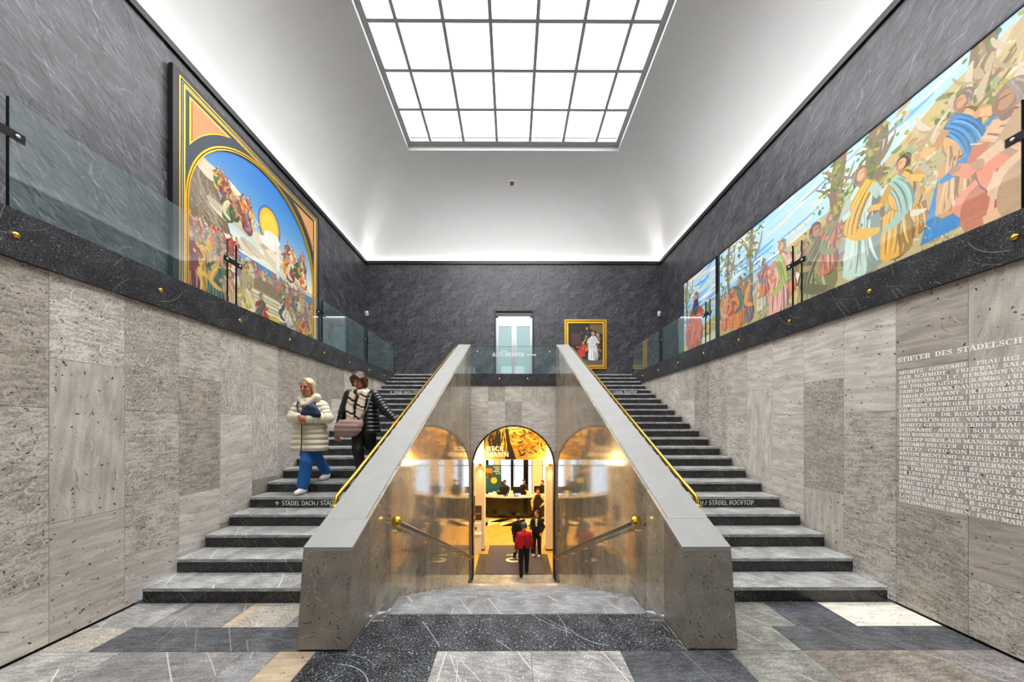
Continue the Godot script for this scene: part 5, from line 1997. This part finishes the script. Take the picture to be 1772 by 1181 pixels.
func people() -> void:
	woman_in_cream()
	woman_in_black()
	foyer_people()


func woman_in_cream() -> void:
	var base := P(-3.03, 0.75, 4.9)
	var w := thing("person", base, "person in a long cream quilted coat and blue jeans walking down the left flight", "person", "visitors on the left flight")
	var skin := lin(0.76, 0.5, 0.4)
	var denim := lin(0.12, 0.36, 0.62)
	var cream := lin(0.86, 0.82, 0.72)
	# y here is above step five; z towards the viewer
	var face := looking(-0.05, 0.28)
	var hc := Vector3(0.0, 1.545, 0.05)
	var hip := Vector3(0.02, 0.9, 0.0)
	var k1 := Vector3(0.03, 0.47, 0.1)
	var a1 := Vector3(-0.03, 0.1, 0.1)
	var k2 := Vector3(0.06, 0.56, -0.05)
	var a2 := Vector3(0.11, 0.26, -0.25)
	var sl := Vector3(-0.14, 1.29, 0.0)
	var sr := Vector3(0.19, 1.29, 0.0)
	var el := Vector3(-0.205, 1.1, 0.06)
	var er := Vector3(0.305, 1.09, 0.06)
	var hl := Vector3(0.03, 1.1, 0.245)
	var hr := Vector3(0.09, 1.075, 0.24)
	# body: one continuous skin figure under the clothes
	var bd := head_prims(hc, face, skin)
	bd.append(cap(hc + Vector3(0, -0.08, -0.03), Vector3(0.02, 1.32, -0.02), 0.048, 0.055, skin))
	bd.append(cap(Vector3(0.02, 1.27, -0.01), hip, 0.11, 0.12, skin))
	for q in [[sl, el, hl], [sr, er, hr]]:
		bd.append(cap(q[0], q[1], 0.04, 0.034, skin))
		bd.append(cap(q[1], q[2], 0.034, 0.026, skin))
	for q in [[hip + Vector3(-0.06, 0, 0), k1, a1], [hip + Vector3(0.08, 0, 0), k2, a2]]:
		bd.append(cap(q[0], q[1], 0.07, 0.05, skin))
		bd.append(cap(q[1], q[2], 0.048, 0.035, skin))
	bd = bd + fingers(hl, Vector3(0.9, -0.25, 0.25).normalized(), Vector3(0.2, 0.9, 0.1).normalized(), Vector3(0.2, -0.3, -0.9).normalized(), skin)
	bd = bd + fingers(hr, Vector3(-0.9, -0.1, 0.3).normalized(), Vector3(-0.1, 0.9, 0.1).normalized(), Vector3(-0.2, -0.3, -0.9).normalized(), skin)
	part("body", nets(bd, 0.0062, 0.012, base), cloth(0.55), w)
	# hair: blond bob, parted
	var hair := lin(0.8, 0.72, 0.56)
	var hb := [egg(hc + face * Vector3(0, 0.045, -0.032), Vector3(0.09, 0.086, 0.092), hair, face)]
	for s in [-1, 1]:
		hb.append(cap(hc + face * Vector3(s * 0.077, 0.05, -0.005), hc + face * Vector3(s * 0.086, -0.1, -0.01), 0.026, 0.022, hair))
		hb.append(cap(hc + face * Vector3(s * 0.012, 0.112, 0.03), hc + face * Vector3(s * 0.07, 0.06, 0.04), 0.016, 0.014, hair.darkened(0.25)))
		hb.append(cap(hc + face * Vector3(s * 0.05, 0.0, -0.075), hc + face * Vector3(s * 0.05, -0.1, -0.06), 0.045, 0.035, hair.darkened(0.2)))
	part("hair", nets(hb, 0.008, 0.02, base), cloth(0.5), w)
	# coat: padded rolls round the trunk and along the sleeves
	var fr := PI / 0.062
	var ct := []
	for q in [[Vector3(0.02, 1.25, -0.01), Vector3(0.02, 1.0, 0.0), 0.14, 0.15], [Vector3(-0.05, 1.22, 0.01), Vector3(-0.07, 0.55, 0.02), 0.12, 0.15], [Vector3(0.1, 1.22, 0.01), Vector3(0.12, 0.55, 0.02), 0.12, 0.15], [Vector3(0.02, 1.0, -0.03), Vector3(0.02, 0.55, -0.04), 0.15, 0.18]]:
		var c := cap(q[0], q[1], q[2], q[3], cream, 0.024, PI / 0.078)
		c.level = true
		ct.append(c)
	for q in [[sl, el, hl, Vector3(-0.11, 1.12, 0.19)], [sr, er, hr, Vector3(0.2, 1.07, 0.19)]]:
		ct.append(cap(q[0] + Vector3(0, -0.01, 0), q[1], 0.074, 0.07, cream, 0.014, fr))
		ct.append(cap(q[1], q[1].lerp(q[2], 0.8), 0.07, 0.052, cream, 0.014, fr))
	# hood lying on the shoulders
	ct.append(cap(Vector3(-0.09, 1.37, 0.05), Vector3(0.02, 1.4, -0.09), 0.05, 0.06, cream))
	ct.append(cap(Vector3(0.14, 1.39, 0.05), Vector3(0.02, 1.4, -0.09), 0.06, 0.06, cream))
	ct.append(cap(Vector3(-0.08, 1.35, 0.07), Vector3(-0.01, 1.28, 0.13), 0.04, 0.03, cream))
	ct.append(cap(Vector3(0.14, 1.39, 0.07), Vector3(0.04, 1.29, 0.13), 0.045, 0.03, cream))
	part("coat", nets(ct, 0.0088, 0.014, base, 0.615), cloth(0.6), w)
	var zip := Builder.new()
	zip.tube([base + Vector3(0.01, 1.27, 0.165), base + Vector3(0.015, 1.15, 0.185), base + Vector3(0.01, 0.98, 0.19), base + Vector3(0.01, 0.8, 0.19), base + Vector3(0.0, 0.6, 0.19)], 0.007, 6)
	part("zip", zip, mat(Color(0.25, 0.23, 0.2), 0.5), w)
	var jn := [cap(hip + Vector3(-0.05, -0.1, 0.0), k1, 0.1, 0.08, denim), cap(k1, a1 + Vector3(0, 0.02, 0), 0.08, 0.078, denim), cap(hip + Vector3(0.06, -0.1, 0), k2, 0.09, 0.075, denim), cap(k2, a2 + Vector3(0, 0.02, 0.01), 0.075, 0.07, denim)]
	part("jeans", nets(jn, 0.0105, 0.03, base), cloth(0.85), w)
	var white := lin(0.93, 0.92, 0.9)
	for q in [[a1, Vector3(-0.03, 0, 1), 0.0], [a2, Vector3(0.05, -0.1, 1), 0.15]]:
		var f: Vector3 = Vector3(q[0].x, q[2], q[0].z)
		var sh := [cap(f + Vector3(0, 0.05, -0.03), f + Vector3(0, 0.045, 0.03), 0.045, 0.046, white), cap(f + Vector3(0, 0.045, 0.03), f + Vector3(q[1].x * 0.15, 0.038, 0.13), 0.046, 0.036, white), cap(f + Vector3(0, 0.085, -0.02), f + Vector3(0, 0.06, 0.0), 0.045, 0.045, white)]
		for s in sh:
			s.a.y = maxf(s.a.y, f.y + s.ra)
			s.b.y = maxf(s.b.y, f.y + s.rb)
		part("shoe", nets(sh, 0.0095, 0.02, base), cloth(0.6), w)
	# crossbody bag
	var bg := thing("shoulder_bag", base + Vector3(0.14, 1.2, 0.2), "small navy blue bag held against the cream coat", "bag", "")
	var navy := lin(0.11, 0.15, 0.26)
	var bp := [egg(Vector3(0.15, 1.19, 0.21), Vector3(0.115, 0.085, 0.04), navy), cap(Vector3(0.06, 1.15, 0.21), Vector3(0.24, 1.14, 0.2), 0.045, 0.045, navy), cap(Vector3(0.15, 1.24, 0.2), Vector3(0.19, 1.31, 0.18), 0.05, 0.02, navy)]
	part("pouch", nets(bp, 0.0085, 0.03, base), cloth(0.6), bg)
	var st := Builder.new()
	st.tube([base + Vector3(-0.09, 1.33, 0.11), base + Vector3(-0.07, 1.27, 0.165), base + Vector3(-0.04, 1.18, 0.19), base + Vector3(0.06, 1.12, 0.22)], 0.013, 8)
	part("strap", st, mat(Color(0.1, 0.13, 0.22), 0.7), bg)


func woman_in_black() -> void:
	var base := P(-2.36, 0.9, 5.1)
	var w := thing("person", base, "person in a black quilted jacket and striped scarf with a hand on the rail", "person", "visitors on the left flight")
	var skin := lin(0.74, 0.48, 0.37)
	var black := lin(0.075, 0.085, 0.11)
	var jet := lin(0.035, 0.035, 0.04)
	var face := looking(-0.1, 0.42)
	var hc := Vector3(-0.01, 1.51, 0.05)
	var hip := Vector3(0.03, 0.84, 0.0)
	var sl := Vector3(-0.17, 1.31, 0.0)
	var sr := Vector3(0.2, 1.31, 0.0)
	var el := Vector3(-0.27, 1.03, 0.0)
	var er := Vector3(0.385, 1.07, 0.06)
	var hl := Vector3(-0.325, 0.73, 0.06)
	var hr := Vector3(0.565, 0.905, 0.1)
	var k1 := Vector3(0.0, 0.46, 0.1)
	var a1 := Vector3(0.02, 0.1, 0.02)
	var k2 := Vector3(0.12, 0.52, -0.06)
	var a2 := Vector3(0.12, 0.25, -0.28)
	var bd := head_prims(hc, face, skin)
	bd.append(cap(hc + Vector3(0, -0.08, -0.04), Vector3(0.02, 1.33, -0.03), 0.048, 0.055, skin))
	bd.append(cap(Vector3(0.02, 1.27, -0.01), hip, 0.11, 0.12, skin))
	for q in [[sl, el, hl], [sr, er, hr]]:
		bd.append(cap(q[0], q[1], 0.038, 0.033, skin))
		bd.append(cap(q[1], q[2], 0.033, 0.025, skin))
	for q in [[hip + Vector3(-0.07, 0, 0), k1, a1], [hip + Vector3(0.08, 0, 0), k2, a2]]:
		bd.append(cap(q[0], q[1], 0.07, 0.05, skin))
		bd.append(cap(q[1], q[2], 0.048, 0.035, skin))
	bd = bd + fingers(hl + Vector3(0, -0.04, 0.01), Vector3(0.1, -0.95, 0.15).normalized(), Vector3(0.2, 0.1, -0.9).normalized(), Vector3(0.9, -0.2, 0.0).normalized(), skin)
	bd = bd + fingers(hr + Vector3(0.03, -0.015, 0.03), Vector3(0.35, -0.25, 0.9).normalized(), Vector3(0.9, 0.2, -0.3).normalized(), Vector3(0.0, -0.9, 0.2).normalized(), skin)
	part("body", nets(bd, 0.0062, 0.012, base), cloth(0.55), w)
	var hair := lin(0.3, 0.18, 0.1)
	var hb := [egg(hc + face * Vector3(0, 0.05, -0.022), Vector3(0.1, 0.094, 0.108), hair, face)]
	for s in [-1, 1]:
		hb.append(cap(hc + face * Vector3(s * 0.082, 0.05, 0.03), hc + face * Vector3(s * 0.092, -0.06, 0.0), 0.036, 0.03, hair))
		hb.append(cap(hc + face * Vector3(s * 0.01, 0.1, 0.065), hc + face * Vector3(s * 0.07, 0.055, 0.078), 0.024, 0.02, hair))
		hb.append(cap(hc + face * Vector3(s * 0.05, 0.0, -0.09), hc + face * Vector3(s * 0.05, -0.09, -0.06), 0.05, 0.04, hair))
	part("hair", nets(hb, 0.008, 0.02, base), cloth(0.5), w)
	var fr := PI / 0.05
	var ct := []
	for q in [[Vector3(-0.07, 1.24, -0.01), Vector3(-0.07, 0.66, 0.0), 0.11, 0.125], [Vector3(0.11, 1.24, -0.01), Vector3(0.16, 0.66, 0.01), 0.11, 0.135], [Vector3(0.02, 1.25, -0.05), Vector3(0.03, 0.66, -0.06), 0.12, 0.14]]:
		var c := cap(q[0], q[1], q[2], q[3], black, 0.018, PI / 0.06)
		c.level = true
		ct.append(c)
	for q in [[sl, el, hl], [sr, er, hr]]:
		ct.append(cap(q[0], q[1], 0.078, 0.066, black, 0.01, fr))
		ct.append(cap(q[1], q[1].lerp(q[2], 0.9), 0.064, 0.045, black, 0.009, fr))
	part("jacket", nets(ct, 0.0095, 0.016, base, 0.72), cloth(0.35), w)
	var tr := [cap(hip + Vector3(-0.06, -0.02, 0.0), k1, 0.115, 0.08, jet), cap(k1, a1, 0.08, 0.06, jet), cap(hip + Vector3(0.09, -0.02, 0), k2, 0.118, 0.08, jet), cap(k2, a2, 0.08, 0.06, jet), cap(hip + Vector3(0.02, 0.08, 0.03), hip, 0.13, 0.13, jet)]
	part("trousers", nets(tr, 0.0105, 0.03, base), cloth(0.6), w)
	for q in [[a1, 0.0], [a2, 0.15]]:
		var f := Vector3(q[0].x, q[1], q[0].z)
		part("shoe", nets([cap(f + Vector3(0, 0.05, -0.03), f + Vector3(0.01, 0.038, 0.14), 0.048, 0.036, jet), cap(f + Vector3(0, 0.09, -0.01), f + Vector3(0, 0.05, 0), 0.045, 0.046, jet)], 0.0095, 0.02, base), cloth(0.4), w)
	# scarf: wound collar and two striped ends
	var pale := lin(0.86, 0.8, 0.7)
	var dark := lin(0.1, 0.1, 0.13)
	var tan := lin(0.7, 0.58, 0.45)
	var sc := []
	for i in 12:
		var a := TAU * i / 12.0
		var b := TAU * (i + 1) / 12.0
		sc.append(cap(Vector3(0.015 + cos(a) * 0.1, 1.345 - sin(a) * 0.02, 0.02 + sin(a) * 0.105), Vector3(0.015 + cos(b) * 0.1, 1.345 - sin(b) * 0.02, 0.02 + sin(b) * 0.105), 0.042, 0.042, [pale, tan, pale, dark][i % 4]))
	var ends := [[Vector3(-0.06, 1.3, 0.13), Vector3(-0.1, 1.1, 0.155), Vector3(-0.075, 0.9, 0.185), Vector3(-0.04, 0.74, 0.19)], [Vector3(0.1, 1.34, 0.11), Vector3(0.075, 1.18, 0.155), Vector3(0.06, 1.02, 0.175), Vector3(0.0, 0.84, 0.19)]]
	for e in ends:
		for i in 3:
			for j in 6:
				var p: Vector3 = e[i].lerp(e[i + 1], j / 6.0)
				var q: Vector3 = e[i].lerp(e[i + 1], (j + 1) / 6.0)
				var r := 0.036 if i < 2 else 0.032 - 0.003 * j
				sc.append({"a": p + Vector3(-0.02, 0, 0), "b": q + Vector3(0.02, 0, 0), "ra": r, "rb": r, "c": [pale, pale, dark, pale, tan, pale][j], "rib": 0.0, "freq": 0.0})
	part("scarf", nets(sc, 0.0085, 0.012, base), cloth(0.9), w)
	var bg := thing("shoulder_bag", base + Vector3(-0.1, 0.8, 0.18), "large padded taupe bag hanging in front of the black jacket", "bag", "")
	var taupe := lin(0.6, 0.5, 0.45)
	var bp := [egg(Vector3(-0.1, 0.79, 0.2), Vector3(0.2, 0.135, 0.08), taupe, Basis(Vector3.BACK, 0.12), 0.01, PI / 0.07), cap(Vector3(-0.22, 0.82, 0.18), Vector3(0.06, 0.86, 0.18), 0.06, 0.055, taupe), cap(Vector3(0.05, 0.84, 0.18), Vector3(0.08, 0.95, 0.15), 0.05, 0.02, taupe), cap(Vector3(-0.22, 0.83, 0.17), Vector3(-0.24, 0.9, 0.14), 0.05, 0.025, taupe)]
	part("pouch", nets(bp, 0.0095, 0.03, base), cloth(0.6), bg)
	var st := Builder.new()
	st.tube([base + Vector3(0.085, 0.93, 0.155), base + Vector3(0.16, 1.1, 0.15), base + Vector3(0.19, 1.3, 0.09), base + Vector3(0.17, 1.38, 0.0)], 0.011, 8)
	part("strap", st, mat(Color(0.5, 0.42, 0.38), 0.7), bg)


func figure(base: Vector3, turn: float, s: float, label: String, group: String, c: Dictionary, J: Dictionary) -> Node3D:
	# a smaller figure; J overrides joints given for a 1.7 m person facing +z
	var j := {"head": Vector3(0, 1.58, 0.02), "neck": Vector3(0, 1.42, -0.02), "hip": Vector3(0, 0.92, 0), "sl": Vector3(-0.165, 1.35, 0), "sr": Vector3(0.165, 1.35, 0), "el": Vector3(-0.225, 1.09, 0), "er": Vector3(0.225, 1.09, 0), "hl": Vector3(-0.25, 0.86, 0.08), "hr": Vector3(0.25, 0.86, 0.08), "kl": Vector3(-0.1, 0.49, 0.03), "kr": Vector3(0.1, 0.49, 0.03), "al": Vector3(-0.11, 0.08, 0), "ar": Vector3(0.11, 0.08, 0), "yaw": 0.0, "pitch": 0.0, "tl": Vector3(0, 0, 1), "tr": Vector3(0, 0, 1)}
	j.merge(J, true)
	var R := Basis(Vector3.UP, turn)
	for k in j:
		if j[k] is Vector3:
			j[k] = R * (j[k] * s) if not k.begins_with("t") else R * j[k]
	var w := thing("person", base, label, "person", group)
	var skin: Color = c.skin
	var face := R * looking(j.yaw, j.pitch)
	var bd := head_prims(j.head, face, skin, s)
	bd.append(cap(j.head + Vector3(0, -0.07, -0.0) * s, j.neck, 0.048 * s, 0.055 * s, skin))
	bd.append(cap(j.neck + Vector3(0, -0.12, 0) * s, j.hip, 0.08 * s, 0.08 * s, skin))
	for q in [["sl", "el", "hl"], ["sr", "er", "hr"]]:
		bd.append(cap(j[q[0]], j[q[1]], 0.04 * s, 0.033 * s, skin))
		bd.append(cap(j[q[1]], j[q[2]], 0.033 * s, 0.026 * s, skin))
		var dir: Vector3 = (j[q[2]] - j[q[1]]).normalized()
		var side := dir.cross(R.x).normalized()
		bd = bd + fingers(j[q[2]] + dir * 0.05 * s, dir, side, side.cross(dir) * (1.0 if q[0] == "sr" else -1.0), skin, s)
	for q in [["kl", "al", -0.09], ["kr", "ar", 0.09]]:
		bd.append(cap(j.hip + R * Vector3(q[2] * s, 0, 0), j[q[0]], 0.065 * s, 0.045 * s, skin))
		bd.append(cap(j[q[0]], j[q[1]], 0.045 * s, 0.034 * s, skin))
	part("body", nets(bd, 0.0098, 0.014, base), cloth(0.55), w)
	var hb := [egg(j.head + face * Vector3(0, 0.04, -0.025) * s, Vector3(0.09, 0.09, 0.1) * s, c.hair, face), cap(j.head + face * Vector3(-0.06, 0.03, -0.03) * s, j.head + face * Vector3(-0.06, -0.05, -0.05) * s, 0.035 * s, 0.03 * s, c.hair), cap(j.head + face * Vector3(0.06, 0.03, -0.03) * s, j.head + face * Vector3(0.06, -0.05, -0.05) * s, 0.035 * s, 0.03 * s, c.hair)]
	part("hair", nets(hb, 0.011, 0.02, base), cloth(0.6), w)
	var top: Color = c.top
	var low: float = c.get("hem", 0.82)
	var hem: Vector3 = j.neck.lerp(j.hip, (1.42 - low) / 0.5)
	var tp := []
	for e in [-0.075, 0.075]:
		tp.append(cap(j.neck + R * Vector3(e, -0.12, -0.01) * s, hem + R * Vector3(e * 1.1, 0.1, 0) * s, 0.115 * s, 0.125 * s, top))
	tp.append(cap(j.neck + Vector3(0, -0.02, 0) * s, j.neck + Vector3(0, -0.1, 0) * s, 0.07 * s, 0.1 * s, top))
	for q in [["sl", "el", "hl"], ["sr", "er", "hr"]]:
		var sleeve: Color = c.get("sleeve", top)
		tp.append(cap(j[q[0]] + Vector3(0, -0.02, 0) * s, j[q[1]], 0.062 * s, 0.054 * s, sleeve))
		tp.append(cap(j[q[1]], j[q[1]].lerp(j[q[2]], 0.88), 0.056 * s, 0.044 * s, sleeve))
	if c.has("shirt"):
		tp.append(cap(j.neck + R * Vector3(0, -0.05, 0.09) * s, j.neck + R * Vector3(0, -0.28, 0.125) * s, 0.035 * s, 0.014 * s, c.shirt))
	part("jacket", nets(tp, 0.0125, 0.03, base), cloth(c.get("rough", 0.8)), w)
	var tr := []
	for q in [["kl", "al", -0.085], ["kr", "ar", 0.085]]:
		tr.append(cap(j.hip + R * Vector3(q[2] * s, 0.0, 0), j[q[0]], 0.105 * s, 0.075 * s, c.legs))
		tr.append(cap(j[q[0]], j[q[1]] + Vector3(0, 0.0, 0), 0.075 * s, 0.058 * s, c.legs))
	tr.append(cap(j.hip + Vector3(0, 0.06, 0) * s, j.hip + Vector3(0, -0.02, 0) * s, 0.12 * s, 0.125 * s, c.legs))
	part("trousers", nets(tr, 0.0125, 0.03, base), cloth(0.8), w)
	for q in [["al", "tl"], ["ar", "tr"]]:
		var f: Vector3 = j[q[0]]
		var r := 0.04 * s
		var heel := Vector3(f.x, maxf(r, f.y - 0.035 * s), f.z)
		var toe: Vector3 = heel + j[q[1]] * 0.15 * s
		toe.y = maxf(toe.y, r * 0.85)
		part("shoe", nets([cap(heel, toe, r * 1.1, r * 0.85, c.shoes), cap(f, heel, r * 1.05, r * 1.1, c.shoes)], 0.011, 0.02, base), cloth(0.6), w)
	return w


func foyer_people() -> void:
	var skin := lin(0.8, 0.56, 0.42)
	var ink := lin(0.03, 0.03, 0.04)
	# red jacket, seen from behind
	var b := P(0.33, LOW, 10.4)
	figure(b, PI + 0.08, 1.0, "person in a bright red jacket seen from behind below the arch", "people in the foyer", {"skin": skin, "hair": lin(0.36, 0.36, 0.37), "top": lin(0.78, 0.05, 0.12), "legs": lin(0.03, 0.03, 0.035), "shoes": lin(0.04, 0.04, 0.04), "hem": 0.86}, {"kl": Vector3(-0.1, 0.5, 0.12), "al": Vector3(-0.1, 0.1, 0.16), "kr": Vector3(0.1, 0.49, -0.02), "ar": Vector3(0.1, 0.09, -0.1), "tr": Vector3(0, -0.1, 1)})
	var bag := thing("shoulder_bag", b + Vector3(0.0, 1.2, 0.13), "thin dark shoulder strap with small bag across the red jacket", "bag", "")
	var st := Builder.new()
	st.tube([b + Vector3(-0.1, 1.44, 0.06), b + Vector3(-0.07, 1.36, 0.125), b + Vector3(0.04, 1.18, 0.15), b + Vector3(0.14, 1.02, 0.15), b + Vector3(0.22, 0.92, 0.09)], 0.014, 8)
	part("strap", st, mat(Color(0.2, 0.24, 0.25), 0.6), bag)
	var po := nets([cap(Vector3(0.25, 0.86, 0.06), Vector3(0.26, 0.76, 0.02), 0.05, 0.05, ink)], 0.012, 0.02, b)
	part("pouch", po, cloth(0.6), bag)
	# guard in a dark suit with white shirt
	figure(P(0.85, LOW, 12.0), -0.35, 0.97, "person in a black suit and white shirt standing beside the mat", "people in the foyer", {"skin": skin, "hair": lin(0.06, 0.05, 0.05), "top": ink, "legs": ink, "shoes": lin(0.85, 0.85, 0.82), "shirt": lin(0.93, 0.93, 0.9), "hem": 0.78}, {"yaw": -0.35, "el": Vector3(-0.24, 1.1, -0.02), "hl": Vector3(-0.16, 1.0, 0.2), "er": Vector3(0.25, 1.1, -0.04), "hr": Vector3(0.2, 0.92, 0.12)})
	# visitor in black, half hidden, one foot lifted
	figure(P(0.17, LOW, 11.7), PI - 0.5, 0.95, "person in a long black coat half hidden by the red jacket", "people in the foyer", {"skin": skin, "hair": ink, "top": ink, "legs": ink, "shoes": lin(0.9, 0.9, 0.86), "hem": 0.6}, {"kr": Vector3(0.1, 0.5, 0.08), "ar": Vector3(0.1, 0.12, -0.12), "tr": Vector3(0, -0.2, 1)})
	# attendant in a dark vest with light sleeves, hands on hips
	figure(P(1.16, LOW, 15.5), -0.2, 1.03, "person in a dark vest with pale sleeves standing before the desk", "people in the foyer", {"skin": lin(0.8, 0.45, 0.32), "hair": lin(0.1, 0.07, 0.06), "top": lin(0.07, 0.07, 0.08), "sleeve": lin(0.8, 0.74, 0.6), "legs": ink, "shoes": ink}, {"er": Vector3(0.36, 1.12, -0.06), "hr": Vector3(0.19, 0.98, 0.1), "el": Vector3(-0.27, 1.12, 0.0), "hl": Vector3(-0.24, 0.88, 0.1)})
	# staff behind the desk
	figure(P(-0.45, LOW, 18.5), 0.1, 0.98, "person in black working behind the desk left of the middle", "people in the foyer", {"skin": skin, "hair": lin(0.05, 0.04, 0.04), "top": ink, "legs": ink, "shoes": ink}, {"pitch": 0.3, "hl": Vector3(-0.15, 1.12, 0.25), "hr": Vector3(0.15, 1.12, 0.25)})
	figure(P(0.62, LOW, 18.6), -0.2, 0.99, "person in black working behind the desk right of the middle", "people in the foyer", {"skin": skin, "hair": lin(0.05, 0.04, 0.04), "top": ink, "legs": ink, "shoes": ink}, {"pitch": 0.3, "hl": Vector3(-0.15, 1.12, 0.25), "hr": Vector3(0.15, 1.12, 0.25)})
	figure(P(-0.75, LOW, 19.6), 0.4, 1.0, "person with light brown hair standing behind the blue poster panel", "people in the foyer", {"skin": skin, "hair": lin(0.5, 0.32, 0.2), "top": lin(0.16, 0.1, 0.08), "legs": ink, "shoes": ink}, {})
	figure(P(1.7, LOW, 18.3), -0.7, 1.04, "person in dark clothes leaning over the right end of the desk", "people in the foyer", {"skin": skin, "hair": lin(0.05, 0.04, 0.04), "top": lin(0.05, 0.06, 0.09), "legs": ink, "shoes": ink}, {"head": Vector3(0, 1.52, 0.14), "neck": Vector3(0, 1.38, 0.08), "er": Vector3(0.3, 1.12, 0.15), "hr": Vector3(0.2, 1.14, 0.34)})
